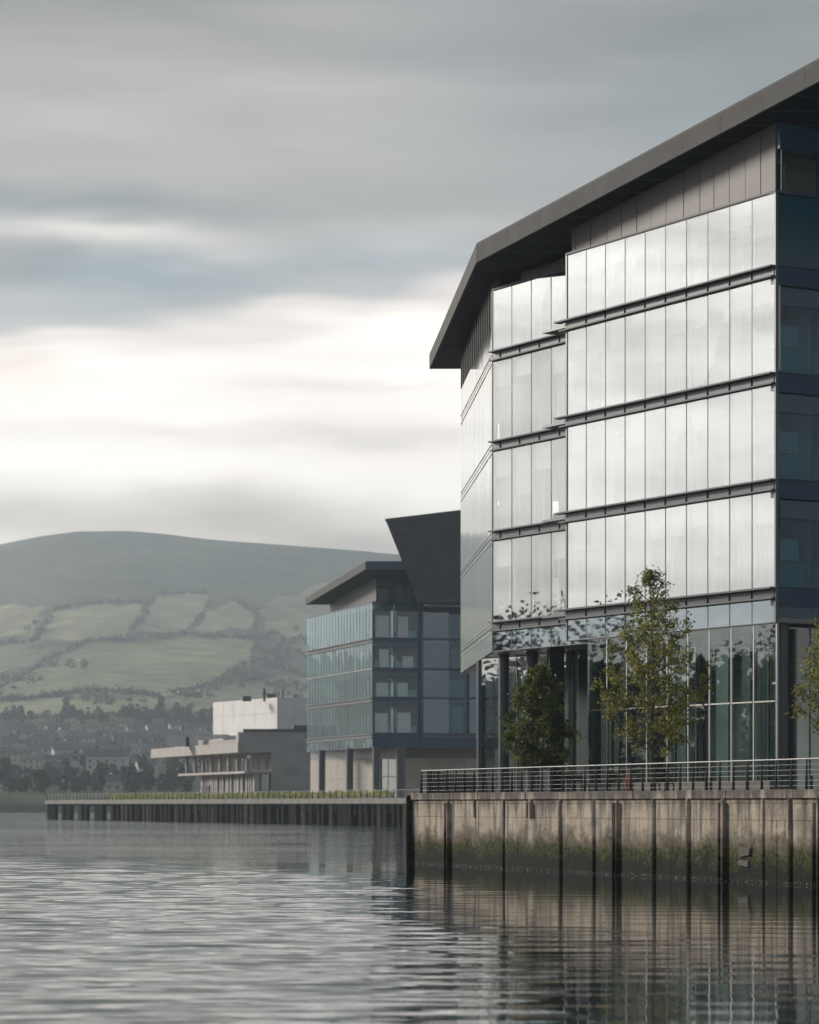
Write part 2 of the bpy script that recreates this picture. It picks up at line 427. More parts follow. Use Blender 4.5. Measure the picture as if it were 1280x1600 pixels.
# ------------------------------------------------------------------ hill across the water
Dk = [1040, 1056, 1078, 1300, 1700, 2150, 2600, 3100, 3600, 4000, 4250, 4700, 5400]
Yk = [1276, 1269, 1244, 1229, 1185, 1128, 1080, 1000, 925, 864, 836, 850, 1010]
Zk = [HC+(HY-y)/F*d for d, y in zip(Dk, Yk)]
Rp = [-4000,-1500,-500,-200,0,60,120,200,300,420,560,620,900,1500,3000]
Ry = [985,985,940,880,851,842,836,838,847,852,857,862,890,960,1060]
def smooth_interp(x, xs, ys):
    x = np.asarray(x, float)
    y0 = np.interp(x, xs, ys)
    return y0
def terrain(X, D):
    X = np.asarray(X, float); D = np.asarray(D, float)
    px = CX + F*X/np.maximum(D, 1)
    z = (np.interp(D-60, Dk, Zk) + np.interp(D, Dk, Zk)*2 + np.interp(D+60, Dk, Zk))/4
    z = np.where(D < 1160, np.interp(D, Dk, Zk), z)
    k = (HY - np.interp(px, Rp, Ry))/(HY-836)
    w = np.clip((D-1500)/1500, 0, 1)
    z = z*(1-w) + z*k*w
    z = z + w*9*np.sin(X/170+D/260)*np.sin(D/330-X/400) + w*4*np.sin(X/61+1.3)*np.sin(D/97)
    return z
pxs = np.concatenate([np.linspace(-2000,-40,60), np.linspace(-30,700,150), np.linspace(720,2900,40)])
Ds = np.concatenate([[1040,1050,1056,1062,1070,1078,1090,1110], np.linspace(1140,2100,40), np.linspace(2115,4350,170), np.linspace(4400,4750,8)])
PX, DD = np.meshgrid(pxs, Ds)
XX = (PX-CX)/F*DD
ZZ = terrain(XX, DD)
PY = HY - (ZZ-HC)*F/DD
def inpoly(x, y, poly):
    c = np.zeros(x.shape, bool); n = len(poly)
    for i in range(n):
        x1, y1 = poly[i]; x2, y2 = poly[(i+1) % n]
        k = ((y1 > y) != (y2 > y)) & (x < (x2-x1)*(y-y1)/((y2-y1) if y2 != y1 else 1e-9)+x1)
        c ^= k
    return c
fields = [([(52,1004),(87,954),(140,944),(222,943),(224,960),(200,990),(150,1000)], (.27,.265,.155)),
          ([(206,990),(250,930),(322,927),(328,942),(296,986)], (.29,.27,.17)),
          ([(330,952),(372,942),(396,960),(396,982),(308,987)], (.28,.26,.16)),
          ([(-60,1096),(0,1072),(90,1024),(128,1006),(282,995),(402,1000),(392,1032),(326,1072),(250,1086),(150,1078),(60,1092)], (.22,.245,.13)),
          ([(400,950),(482,917),(560,905),(560,1030),(480,1024),(425,988)], (.24,.24,.145)),
          ([(-60,950),(76,944),(46,990),(-60,1004)], (.27,.26,.155)),
          ([(-60,1012),(40,1008),(78,1020),(-20,1062),(-60,1064)], (.19,.205,.115)),
          ([(-60,1100),(130,1090),(250,1092),(255,1122),(-60,1128)], (.24,.245,.14)),
          ([(260,1092),(330,1078),(420,1060),(600,1050),(600,1100),(420,1120),(300,1118)], (.19,.20,.12)),
          ([(-3000,960),(-80,955),(-80,1110),(-3000,1130)], (.21,.22,.13))]
Cc = np.zeros(PX.shape+(4,)); Cc[..., 3] = 1
jx = PX + 5*np.sin(PY/9.0+PX/23) + 3*np.sin(PY/3.7); jy = PY + 3*np.sin(PX/11.0)
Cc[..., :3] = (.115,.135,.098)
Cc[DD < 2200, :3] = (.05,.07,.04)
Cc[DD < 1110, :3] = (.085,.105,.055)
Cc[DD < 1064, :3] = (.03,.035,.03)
for poly, c in fields:
    m = inpoly(jx, jy, poly) & (DD > 2050)
    Cc[m, :3] = np.array(c)*1.2
mo = np.vectorize(lambda a, b: mnoise.noise(Vector((a, b, 0))))
nn = mo(XX/90, DD/260)*.5 + mo(XX/25, DD/80)*.35
Cc[..., :3] *= (1+.60*nn)[..., None]
nr, nc = PX.shape
verts = np.stack([XX, DD, ZZ], -1).reshape(-1, 3)
faces = [(r*nc+c, r*nc+c+1, (r+1)*nc+c+1, (r+1)*nc+c) for r in range(nr-1) for c in range(nc-1)]
me = bpy.data.meshes.new('hill'); me.from_pydata(verts.tolist(), [], faces)
ca = me.color_attributes.new('land', 'FLOAT_COLOR', 'POINT')
ca.data.foreach_set('color', Cc.reshape(-1))
me.polygons.foreach_set('use_smooth', [True]*len(me.polygons)); me.update()
hm = bpy.data.materials.new('hill_pasture'); hm.use_nodes = True
nt = hm.node_tree; b = nt.nodes['Principled BSDF']; b.inputs['Roughness'].default_value = .95; b.inputs['Specular IOR Level'].default_value = .1
at_ = nt.nodes.new('ShaderNodeAttribute'); at_.attribute_name = 'land'
n = nt.nodes.new('ShaderNodeTexNoise'); n.inputs['Scale'].default_value = .03; n.inputs['Detail'].default_value = 7; n.inputs['Roughness'].default_value = .65
g = nt.nodes.new('ShaderNodeNewGeometry'); nt.links.new(g.outputs['Position'], n.inputs['Vector'])
mr = nt.nodes.new('ShaderNodeMapRange'); mr.inputs[1].default_value = .3; mr.inputs[2].default_value = .7; mr.inputs[3].default_value = .62; mr.inputs[4].default_value = 1.3
nt.links.new(n.outputs[0], mr.inputs[0])
sc2 = nt.nodes.new('ShaderNodeVectorMath'); sc2.operation = 'SCALE'
nt.links.new(at_.outputs['Color'], sc2.inputs[0]); nt.links.new(mr.outputs[0], sc2.inputs['Scale']); nt.links.new(sc2.outputs[0], b.inputs['Base Color'])
me.materials.append(hm)
ho = bpy.data.objects.new('hill', me); COL.objects.link(ho); tag(ho, kind='structure')
def ground(X, D): return float(terrain(X, D))

# ------------------------------------------------------------------ leaf clumps
def leaf(mb, p, size, rnd, mi=0, elong=1.6):
    a = Vector((rnd.gauss(0,1), rnd.gauss(0,1), rnd.gauss(0,.7))).normalized()
    b = a.cross(Vector((rnd.gauss(0,1), rnd.gauss(0,1), rnd.gauss(0,1)))).normalized()
    s = size*rnd.uniform(.6, 1.3)
    mb.poly([p-a*s*elong*.5, p+b*s*.5, p+a*s*elong*.5, p-b*s*.5], mi)
def far_crown(rnd, h, r, nleaf, size, kind):
    """crown of a distant tree: lumpy volume filled with leaf clumps"""
    mb = MB()
    lobes = []
    for k in range(9):
        t = rnd.uniform(.3, 1.0)
        rr = r*(math.sin(math.pi*min(1, .18+t*.8))**.7) if kind == 'round' else r*(1.05-t)
        a = rnd.uniform(0, 6.28)
        lobes.append((Vector((math.cos(a)*rr*.55, math.sin(a)*rr*.55, h*t*.86)), r*rnd.uniform(.35, .55)*(1 if kind == 'round' else 1.1-t*.7)))
    for k in range(nleaf):
        c, lr = rnd.choice(lobes)
        d = Vector((rnd.gauss(0,1), rnd.gauss(0,1), rnd.gauss(0,1))).normalized()*lr*rnd.uniform(.55, 1.05)
        p = c+d
        if p.z < h*.12: continue
        leaf(mb, p, size, rnd, 0, 1.2)
    return mb

# wooded belts and hedgerows on the hillside: one leafy mass, nobody could count it
rnd = random.Random(3)
hd = MB()
lines = [[(88,952),(130,944),(222,942),(230,960),(200,992)], [(200,992),(246,930)], [(52,1004),(88,952)], [(128,1004),(290,992),(402,998)],
         [(250,929),(322,926)], [(328,944),(300,984)], [(400,958),(402,1000),(430,990),(480,1030)], [(0,1076),(92,1024),(128,1006)],
         [(402,1000),(392,1034),(330,1072),(262,1086)], [(395,1035),(430,1015)], [(0,1096),(60,1092),(150,1080),(250,1088)], [(372,942),(398,958)],
         [(60,1000),(-40,1012)], [(410,1030),(480,1060)], [(350,1062),(440,1040)], [(-60,1096),(0,1082)]]
def invert(px, py):
    d = np.linspace(2050, 4250, 900); x = (px-CX)/F*d; z = terrain(x, d)
    y = HY-(z-HC)*F/d
    i = int(np.argmin(np.abs(y-py))); return float(x[i]), float(d[i]), float(z[i])
def clump(x, d, z, r, n, sz):
    for k in range(n):
        v = Vector((rnd.gauss(0,1), rnd.gauss(0,1), rnd.gauss(0,.7))).normalized()*r*rnd.uniform(.4, 1)
        leaf(hd, Vector((x, d, z+r*.6))+v, sz, rnd, 0, 1.2)
for ln in lines:
    for (x0, y0), (x1, y1) in zip(ln, ln[1:]):
        L = math.hypot(x1-x0, y1-y0); k = 0.0
        while k < L:
            t = k/L; k += rnd.uniform(1.4, 3.6) if rnd.random() < .9 else 9
            x, d, z = invert(x0+(x1-x0)*t+rnd.gauss(0,.8), y0+(y1-y0)*t+rnd.gauss(0,.8))
            clump(x, d, z, rnd.uniform(1.6, 4.6), 20, 2.2)
patches = [((300,1088),22,6,16), ((425,1022),26,12,34), ((385,1062),22,9,22), ((100,1040),30,5,14), ((20,1062),36,7,16), ((160,1098),50,5,14), ((450,1075),34,18,34),
           ((60,1124),70,3,34), ((230,1121),70,4,40), ((390,1112),60,7,30), ((470,1000),20,16,16), ((60,985),12,12,8)]
for (cx, cy), sx, sy, nk in patches:
    for k in range(nk):
        x, d, z = invert(rnd.gauss(cx, sx*.6), rnd.gauss(cy, sy*.6))
        clump(x, d, z, rnd.uniform(2.4, 5.2), 24, 2.4)
tag(hd.build('hedgerow', leafmat('hill_scrub', (.055,.07,.05), (.11,.13,.085), .15, .2)), 'dark hedgerows and small woods between the hillside fields', 'hedge', kind='stuff')

# ------------------------------------------------------------------ trees and houses of the far shore
tree_kinds = []
for k, (h, r, kind) in enumerate([(11, 4.6, 'round'), (14, 5.0, 'round'), (9, 4.8, 'round'), (15, 3.4, 'cone')]):
    rr = random.Random(20+k)
    crown = far_crown(rr, h, r, 620, 1.25, kind)
    tk = MB(); tk.tube([(0,0,-1),(0,0,h*.35),(0,0,h*.7)], [.35,.25,.1], 6)
    c = None
    tree_kinds.append((crown, tk))
def far_tree_proto(k):
    crown, tk = tree_kinds[k]
    lab = ['broad dark green tree among the houses on far shore', 'tall rounded dark tree on far wooded shore', 'low bushy tree on far shore below the hill', 'narrow pointed dark tree on far shore'][k]
    e = empty('shore_tree', (0,0,0), lab, 'tree', 'trees of the far shore')
    crown.build('crown', M['leaf_far'], e); tk.build('trunk', M['bark'], e)
    return e
protos = [far_tree_proto(k) for k in range(4)]
used = [False]*4
def put_tree(k, X, D, s):
    e = protos[k] if not used[k] else copy_tree(protos[k])
    used[k] = True
    e.location = (X, D, ground(X, D)); e.scale = (s, s, s*rt.uniform(.85, 1.15)); e.rotation_euler[2] = rt.uniform(0, 6.28)
rt = random.Random(11)
house_mats = [mat('house_render', (.46,.45,.43), .8, var=.1), mat('house_brick', (.19,.16,.14), .85, var=.2), mat('house_cream', (.42,.37,.30), .8, var=.1)]
roof_mats = [mat('slate_roof', (.085,.09,.10), .6, var=.2), mat('tile_roof', (.12,.095,.085), .75, var=.2)]
M['house_glass'] = mat('house_window', (.03,.04,.05), .1)
def house_proto(k, w, d, h, wm_, rm_, label, grp='houses of the far shore'):
    e = empty('house', (0,0,0), label, 'house', grp)
    m = MB(); m.box(-w/2, w/2, -d/2, d/2, -3, h)
    m.poly([(-w/2,-d/2,h),(-w/2,d/2,h),(-w/2,0,h+d*.34)]); m.poly([(w/2,d/2,h),(w/2,-d/2,h),(w/2,0,h+d*.34)])
    m.build('wall', house_mats[wm_], e)
    rf = MB()
    for sg in (-1, 1):
        rf.hexa([(-w/2-.4, sg*(d/2+.4), h-.25), (w/2+.4, sg*(d/2+.4), h-.25), (w/2+.4, 0, h+d*.36-.1), (-w/2-.4, 0, h+d*.36-.1),
                 (-w/2-.4, sg*(d/2+.4), h), (w/2+.4, sg*(d/2+.4), h), (w/2+.4, 0, h+d*.36+.15), (-w/2-.4, 0, h+d*.36+.15)])
    r = rf.build('roof', roof_mats[rm_], e)
    c = MB(); c.box(w*.3, w*.3+.9, -.5, .5, h, h+d*.36+1.3); c.build('chimney', house_mats[1], r)
    for i in range(max(2, int(w/3.2))):
        for zz in ((.9, 3.6) if h > 4 else (.9,)):
            x = -w/2 + (i+.5)*w/max(2, int(w/3.2))
            q = MB(); q.box(x-.55, x+.55, -d/2-.06, -d/2+.02, zz, zz+1.3); q.build('window', M['house_glass'], e)
    return e
hp = [house_proto(0, 9, 7.5, 5.4, 0, 0, 'pale rendered house with grey slate roof on far shore'),
      house_proto(1, 8, 7, 5.4, 1, 0, 'brown brick house with slate roof on far shore'),
      house_proto(2, 10, 7.5, 5.2, 2, 1, 'cream house with brown tiled roof on far shore'),
      house_proto(3, 19, 8, 5.6, 0, 0, 'long pale terrace of houses with slate roof on far shore')]
hused = [False]*4
hs = []
def put_house(k, X, D, rz, s=1.0):
    e = hp[k] if not hused[k] else copy_tree(hp[k])
    hused[k] = True
    e.location = (X, D, ground(X, D)+.3); e.rotation_euler[2] = rz; e.scale = (s, s, s)
    hs.append((X, D))
rows = [(2010, 0, 330, 15), (1900, -10, 330, 17), (1800, -10, 330, 15), (1700, -10, 330, 13), (1600, -10, 330, 12), (1500, 30, 320, 9), (1400, 60, 270, 4)]
for D0, a, b_, cnt in rows:
    for i in range(cnt):
        px = a + (b_-a)*(i+rt.uniform(.1,.9))/cnt
        D = D0 + rt.uniform(-40, 40)
        k = rt.choice([0,0,0,1,2,2,3])
        put_house(k, (px-CX)/F*D, D, rt.uniform(-.5, .5), rt.uniform(.85, 1.1))
# the pale row of flats and the small white house near the water
e = house_proto(0, 19, 9, 6.5, 0, 0, 'long white block of flats above the far bank trees', None); e.location = ((168-CX)/F*1330, 1330, ground((168-CX)/F*1330, 1330)+6); e.name = 'apartment_block'; e['category'] = 'apartment block'
e = house_proto(0, 6.5, 6, 4, 0, 0, 'small white house low by the far bank', None); e.location = ((178-CX)/F*1130, 1130, ground((178-CX)/F*1130, 1130)+1)
def free(X, D, dd=9):
    for hx, hy in hs:
        if -26 < D-hy < 6 and abs(X-hx) < dd: return False
    return True
cnt = 0
def scatter(n, pa, pb, Da, Db, kinds, s0, s1, test=True):
    global cnt
    for i in range(n):
        for tr in range(12):
            px = rt.uniform(pa, pb); D = rt.uniform(Da, Db); X = (px-CX)/F*D
            if not test or free(X, D): break
        put_tree(rt.choice(kinds), X, D, rt.uniform(s0, s1)); cnt += 1
scatter(44, -20, 345, 2040, 2160, [0,1,1,3], .7, 1.15)
scatter(62, -20, 345, 1420, 2020, [0,2,2,3], .5, .8)
scatter(46, -15, 300, 1150, 1400, [0,1,2], .6, .95)
scatter(24, 0, 300, 1110, 1160, [0,2,2], .45, .8)

# ------------------------------------------------------------------ ground behind the quay, near left bank
QA, QB = Vector((0.0, 145.0)), Vector((14.9, 105.0))        # quay wall top edge, left end and right frame edge
qd = (QB-QA).normalized(); qn = Vector((qd.y, -qd.x))        # qn points to the water
if qn.x > 0: qn = -qn
QZ = 3.54
Q = Frame((QA.x, QA.y, 0), (qd.x, qd.y, 0), (-qn.x, -qn.y, 0))
e1 = Q.P(66, .02)
mb = MB(); mb.prism([(e1[0], e1[1]), (250, 60), (250, 700), (-58, 700), (-58, 590), (.6, 400), (.30, 145.4)][::-1] if False else [(e1[0], e1[1]), (250, 40), (250, 700), (-50, 700), (-50, 575), (7.0, 405), (.34, 145.3)], -2, QZ-.03)
tag(mb.build('ground', M['paving']), kind='structure')
mb = MB(); mb.prism([(-62,40),(-58,150),(-75,420),(-160,420),(-200,40)], -2, lambda x, y: 3.0 if x > -100 else 13.0)  # out of view; back raised to block low sky in the glazing reflections
tag(mb.build('unseen_raised_bank', mat('bank_grass', (.06,.08,.035), .9, var=.3, vscale=.3)), kind='structure')
# trees on the near left bank, seen only mirrored in the glazing
wd = MB(); rw = random.Random(5)
y = 70.0
while y < 380:
    for k in range(150):
        leaf(wd, Vector((-66-rw.uniform(0,10), y+rw.uniform(-4,4), 2.8+rw.uniform(0,1)**1.1*10.5)), 2.2, rw, 0, 1.3)
    h = rw.uniform(12.5, 18.2); r = h*rw.uniform(.28, .40); x = -66-rw.uniform(0, 14)-max(0, (y-150)*.06)
    for k in range(1700):
        v = Vector((rw.gauss(0,1), rw.gauss(0,1), rw.gauss(0,1))).normalized()*rw.uniform(.3, 1)**.6
        leaf(wd, Vector((x+v.x*r, y+v.y*r, 3+h*.55+v.z*h*.46)), .34, rw, 0, 1.3)
    y += rw.uniform(3.5, 8.5)
tag(wd.build('bank_woodland', M['leaf_far']), 'belt of trees along the opposite bank mirrored in the glass', 'woodland', kind='stuff')

# ------------------------------------------------------------------ main glass office building
A = Frame((15.36, 121.0, 0), (-.499, .866, 0), (.866, .5, 0))      # s from the right corner to the left, w inwards
GB = (15.36, 121.0, QZ)
B1 = empty('office_building', GB, 'large glass office building with wide dark overhanging roof beside the quay', 'office building')
Z = [28.7, 25.65, 21.15, 16.67, 12.12, 10.62]                       # glazing top, then foot of each band
BH = .50
SL, PW = 15.95, 1.595
REC, SR = 1.9, 25.7                                                 # recessed left bay: depth and far end
CH0 = Vector(A.P(SR, REC)); CH1 = Vector(((720-CX)/F*168, 168, 0))  # chamfered side
Cf = Frame(CH0, CH1-CH0, ((CH1-CH0).y, -(CH1-CH0).x, 0))
CL = (CH1-CH0).length
rp = random.Random(2)
def window(fr, a0, a1, w, z0, z1, pane, curtain=True, mull=.035, name='window', parent=B1, org=GB, tilt=.005, depth=.3, mm='mull'):
    f = MB()
    fr.box(f, a0, a0+mull, w-.012, w+.08, z0, z1)
    fr.box(f, a0+mull, a1, w-.006, w+.08, z0, z0+.04); fr.box(f, a0+mull, a1, w-.006, w+.08, z1-.04, z1)
    o = f.build(name, M[mm], parent, org)
    p = MB(); t = lambda: w+.004+rp.uniform(-tilt, tilt)*.6
    p.poly([fr.P(a0+mull, t(), z0+.03), fr.P(a1+.003, t(), z0+.03), fr.P(a1+.003, t(), z1-.03), fr.P(a0+mull, t(), z1-.03)][::-1])
    p.build('pane', pane, o, org)
    if curtain:
        c = MB(); n = 14; cov = curtain if isinstance(curtain, float) else rp.choice([.25, .35, .45, 1.0]); wd_ = (a1-a0-.1)*cov
        st = a0+.06 if rp.random() < .3 else a1-.05-wd_
        for i in range(n):
            x0, x1 = st+wd_*i/n, st+wd_*(i+1)/n
            y0, y1 = w+depth+.06*math.sin(i*1.9), w+depth+.06*math.sin((i+1)*1.9)
            c.poly([fr.P(x0,y0,z0+.1), fr.P(x1,y1,z0+.1), fr.P(x1,y1,z1-.1), fr.P(x0,y0,z1-.1)])
        c.build('curtain', M['curtain'], o, org)
        if not isinstance(curtain, float):
            c = MB(); h = (z1-z0)*rp.choice([.25,.33,.33,.33,.6]); fr.box(c, a0+.06, a1-.03, w+.12, w+.14, z1-h, z1-.05); c.build('blind', M['curtain'], o, org)
    return o
# glazed rows
for r in range(4):
    zt = Z[r]-(BH if r else 0); zb = Z[r+1]
    for c in range(10):
        window(A, c*PW, (c+1)*PW, 0, zb, zt, M['pane'], curtain=(rp.random() < .8))
    for c in range(5):
        a1 = SR-1.8*c; a0 = max(a1-1.8, SL+.02)
        window(A, a0, a1, REC, zb, zt, M['pane'] if r == 0 else M['pane_clear'], curtain=(rp.random() < .55))
zt, zb = Z[4]-BH, Z[5]
for c in range(10): window(A, c*PW, (c+1)*PW, 0, zb, zt, M['spandrel'], False, name='spandrel_panel')
for c in range(5):
    a1 = SR-1.8*c; a0 = max(a1-1.8, SL+.02)
    window(A, a0, a1, REC, zb, zt, M['spandrel'], False, name='spandrel_panel')
# horizontal bands: thin top shelf, recessed web, lower lip
def band(fr, a0, a1, w, z, hgt, st, ext=0.0):
    m = MB()
    fr.box(m, a0-.05, a1+ext, w-.30, w+.08, z-.075, z-.005)
    fr.box(m, a0, a1, w-.02, w+.2, z-hgt+.08, z-.08, 1)
    fr.box(m, a0-.03, a1+ext*.6, w-.20, w+.1, z-hgt+.005, z-hgt+.075)
    k = a0
    while k < a1-.1:
        fr.box(m, k, k+.03, w-.07, w-.025, z-hgt+.08, z-.08, 1); k += st
    return m
for r in range(1, 5):
    band(A, 0, SL, 0, Z[r], BH, PW, .75).build('floor_band', [M['metal'], M['web']], B1, GB)
    band(A, SL, SR, REC, Z[r], BH, 1.8).build('floor_band', [M['metal'], M['web']], B1, GB)
    m = MB(); A.box(m, SL+.02, SL+2.3, .05, REC-.45, Z[r]-.30, Z[r]-.2); A.box(m, SL+.1, SL+1.6, .2, .28, Z[r]-.2, Z[r]+.02)
    m.build('access_shelf', M['mull'], B1, GB)
# end fin at the left edge of the projecting bay, corner post at the right
for q in ((SL, SL+.12, -.03, REC, Z[5], Z[0]+.05), (-.10, 0, -.04, .1, Z[5], Z[0]+.05), (SR, SR+.06, REC-.03, REC+.1, Z[5], Z[0])):
    m = MB(); A.box(m, *q); m.build('corner_post', M['mull'], B1, GB)
# cap over the glazing
m = MB(); A.box(m, -.1, SL+.1, -.06, .8, Z[0]+.005, Z[0]+.09); A.box(m, SL+.1, SR, REC-.06, REC+.8, Z[0]+.005, Z[0]+.09)
m.build('glazing_cap', M['metal'], B1, GB)
# chamfered side in tall smooth panels
zs = [27.15, Z[1]-.28, Z[2]-.28, Z[3]-.28, Z[4]-.28, 10.66]
ncp = 15
for r in range(5):
    for c in range(ncp):
        a0, a1 = CL*c/ncp, CL*(c+1)/ncp
        m = MB(); d = [rp.uniform(-.004, .004) for _ in range(4)]
        z1 = zs[r]-(.035 if r else 0); z0 = zs[r+1]+(.035 if r < 4 else 0)
        pts = [(a0+.012, d[0]), (a1-.012, d[1]), (a1-.012, .12), (a0+.012, .12)]
        m.hexa([Cf.P(a, w, z0) for a, w in pts] + [Cf.P(a, w, z1) for a, w in pts])
        m.build('glass_panel', M['chamfer'], B1, GB)
m = MB(); Cf.box(m, 0, CL, .05, .25, 10.66, 27.2)
for r in range(1, 5):
    for dz in (.22, -.26):
        k = 0
        while k < CL-.3:
            Cf.box(m, k+.05, min(CL, k+CL/ncp-.25), -.03, .05, zs[r]+dz, zs[r]+dz+.04, 1); k += CL/ncp
m.build('panel_rail', [M['mull'], M['mull_light']], B1, GB)
# slots under the eaves on the chamfered side
SOF = lambda x, y: 29.33 + .129*max(0.0, 140.0-y)
m = MB(); Cf.box(m, .02, CL, .30, .5, 27.0, 29.3)
m.build('louvre_backing', M['soffit'], B1, GB)
for c in range(ncp+2):
    a = CL*c/(ncp+1)
    m = MB(); Cf.box(m, max(0, a-.18), min(CL, a+.18), .0, .3, 27.16, 29.32); m.build('louvre_fin', M['cladding'], B1, GB)
# clerestory cladding between the glazing and the soffit
def sofz(fr, a, w): x, y, _ = fr.P(a, w); return SOF(x, y)+.05
def clad(fr, a0, a1, w, step):
    m = MB(); k = a0
    while k < a1-.05:
        l = min(k+step*rp.uniform(.85, 1.15), a1)
        d = w+rp.uniform(-.012, .012)
        r = [(k+.02,d),(l-.02,d),(l-.02,d+.15),(k+.02,d+.15)]
        m.hexa([fr.P(a,b,Z[0]+.1) for a,b in r]+[fr.P(a,b,sofz(fr,a,b)) for a,b in r]); k = l
    fr.box(m, a0, a1, w+.10, w+.3, Z[0]+.1, min(sofz(fr,a0,w), sofz(fr,a1,w)), 1)
    return m
clad(A, .34, SL+.1, .3, 1.2).build('clerestory_cladding', [M['cladding'], M['soffit']], B1, GB)
clad(A, SL+.1, 23.6, REC+.35, 1.2).build('clerestory_cladding', [M['cladding'], M['soffit']], B1, GB)
m = MB(); A.box(m, 23.6, 23.75, REC+.35, REC+6, Z[0]+.1, 29.4); m.build('clerestory_return', M['soffit'], B1, GB)
# right-hand side: navy spandrels, recessed teal windows
S = Frame(GB[:2]+(0,), (.866, .5, 0), (-.499, .866, 0))             # a along the right side, w inwards
SB = 2.35
for r in range(4):
    zt, zb = Z[r]-(.85 if r else .0), Z[r+1]
    for c in range(5):
        a0 = .12+c*SB; a1 = a0+SB-.02
        o = window(S, a0, a1, .12, zb, zt-(0 if r == 0 else .8), M['teal_panel'] if r == 0 else M['pane_teal'], False, mull=.12, mm='blue_panel')
        if r:
            m = MB(); S.box(m, a0+.1, a1-.02, .14, .2, zt-.78, zt-.02); m.build('head_panel', M['teal_panel'], B1, GB)
            m = MB(); S.box(m, a0+.25, a1-.2, .8, .83, zb+.05, zb+1.15); m.build('balustrade', mat('teal_balustrade', (.06,.34,.42), .2) if 'bal' not in M else M['bal'], B1, GB)
            M.setdefault('bal', m and bpy.data.materials['teal_balustrade'])
            if c % 2 == 0:
                m = MB(); S.box(m, a0+.35, a0+1.5, .5, .55, zb+1.2, zb+2.1); m.build('interior_screen', M['white_int'], B1, GB)
for r in range(1, 5):
    m = MB(); S.box(m, 0, 12, .02, .3, Z[r]-.80, Z[r]-.02); S.box(m, 0, 12, -.04, .3, Z[r]-.02, Z[r]+.03)
    m.build('spandrel_beam', M['blue_panel'], B1, GB)
m = MB(); S.box(m, .05, 12, .08, .3, Z[5], Z[4]-.80); m.build('spandrel_beam', M['teal_panel'], B1, GB)
m = MB(); S.box(m, -.06, 12, -.05, .3, Z[0]-.02, Z[0]+.10); m.build('glazing_cap', M['blue_panel'], B1, GB)
for c in range(5):
    window(S, .42+c*1.9, .42+c*1.9+1.8, .12, Z[0]+.11, 30.6, M['pane_clear'], False, mull=.08, name='clerestory_window', mm='blue_panel')
m = MB(); S.box(m, .34, 12, .1, .3, 30.62, 31.9); m.build('clerestory_beam', M['blue_panel'], B1, GB)
m = MB(); S.box(m, .5, 12, 2.6, 2.7, Z[0]+.1, 31); S.box(m, .7, 1.6, 1.4, 1.5, 29.4, 30.3, 1); m.build('clerestory_room', [M['slab'], M['white_int']], B1, GB)
# floors, core and underside
m = MB()
body = [A.P(0.1,.3)[:2], A.P(SL,.3)[:2], A.P(SL+.1,REC+.3)[:2], A.P(SR-.2,REC+.3)[:2], Cf.P(CL-.2,.4)[:2], (30,168), S.P(12,.4)[:2], S.P(.5,.4)[:2]]
for z in Z[1:5]: m.prism(body, z-.5, z-.08)
m.build('floor_slab', M['slab'], B1, GB)
m = MB()
for z0, z1 in ((Z[0],30.0),(Z[1],Z[0]),(Z[2],Z[1]-.5),(Z[3],Z[2]-.5),(Z[4],Z[3]-.5)):
    if z1 == 30.0: continue
    A.box(m, 3.2, SR-2.5, 4.2, 4.4, z0-.07, z1-.02); Cf.box(m, 2, CL, 3.0, 3.2, z0-.07, z1-.02)
for r in range(4):
    for k in range(7): A.box(m, 4+k*3.1, 4.4+k*3.1, 2.9, 3.3, Z[r+1]-.07, Z[r]-.52)
m.build('inner_wall', M['white_int'], B1, GB)
m = MB(); S.box(m, 2.5, 12, 4.5, 4.7, Z[4], Z[0]); m.build('inner_wall', M['dark_int'], B1, GB)
m = MB(); m.prism([A.P(.02,.12)[:2], A.P(SL,.12)[:2], A.P(SL+.1,REC+.12)[:2], A.P(SR-.1,REC+.12)[:2], Cf.P(CL-.05,.2)[:2], (30,168), S.P(12,.2)[:2]], Z[5]+.03, Z[5]+.2)
m.build('underside', M['under'], B1, GB)
# ground storey glazing
for c in range(9):
    o = window(A, c*PW, (c+1)*PW, .1, QZ, Z[5]-.02, M['pane_dark'], False, mull=.06, name='shopfront_window', mm='mull_light', tilt=.008)
    m = MB(); A.box(m, c*PW+.06, (c+1)*PW-.02, .06, .12, 7.3, 7.36); m.build('transom', M['mull_light'], o, GB)
    if c % 3 != 1:
        m = MB(); A.box(m, c*PW+.3, c*PW+rp.uniform(.8,1.3), 1.3, 1.4, QZ, Z[5]-.2); m.build('interior_screen', M['slab'] if c % 2 else M['under'], o, GB)
k = 12.6; i = 0
while k < 30.5:
    window(A, k, k+1.75, 5.0, QZ, Z[5]+.02, M['pane_clear'], .45 if i % 3 == 0 else False, mull=.06, name='shopfront_window', mm='mull', depth=.8); k += 1.75; i += 1
for c in range(5):
    window(S, .55+c*2.2, .55+c*2.2+2.2, 1.2, QZ, Z[5]-.02, M['pane_dark'], .5 if c % 2 == 0 else False, mull=.07, name='shopfront_window', mm='mull', depth=.9)
m = MB(); A.box(m, 1, 13.5, 6, 6.2, QZ, Z[5]); A.box(m, 12, 31, 9.0, 9.2, QZ, Z[5]); m.build('inner_wall', M['dark_int'], B1, GB)
p0 = at(857, 0, 142); p1 = at(882, 0, 140.5)
m = MB(); m.box(p0.x, p1.x, 140.5, 143.5, QZ, Z[5]+.02); m.build('service_core', M['soffit'], B1, GB)
m = MB(); A.box(m, .2, 13.8, -.14, .04, QZ-.05, QZ+.42); m.build('plinth', M['curb'], B1, GB)
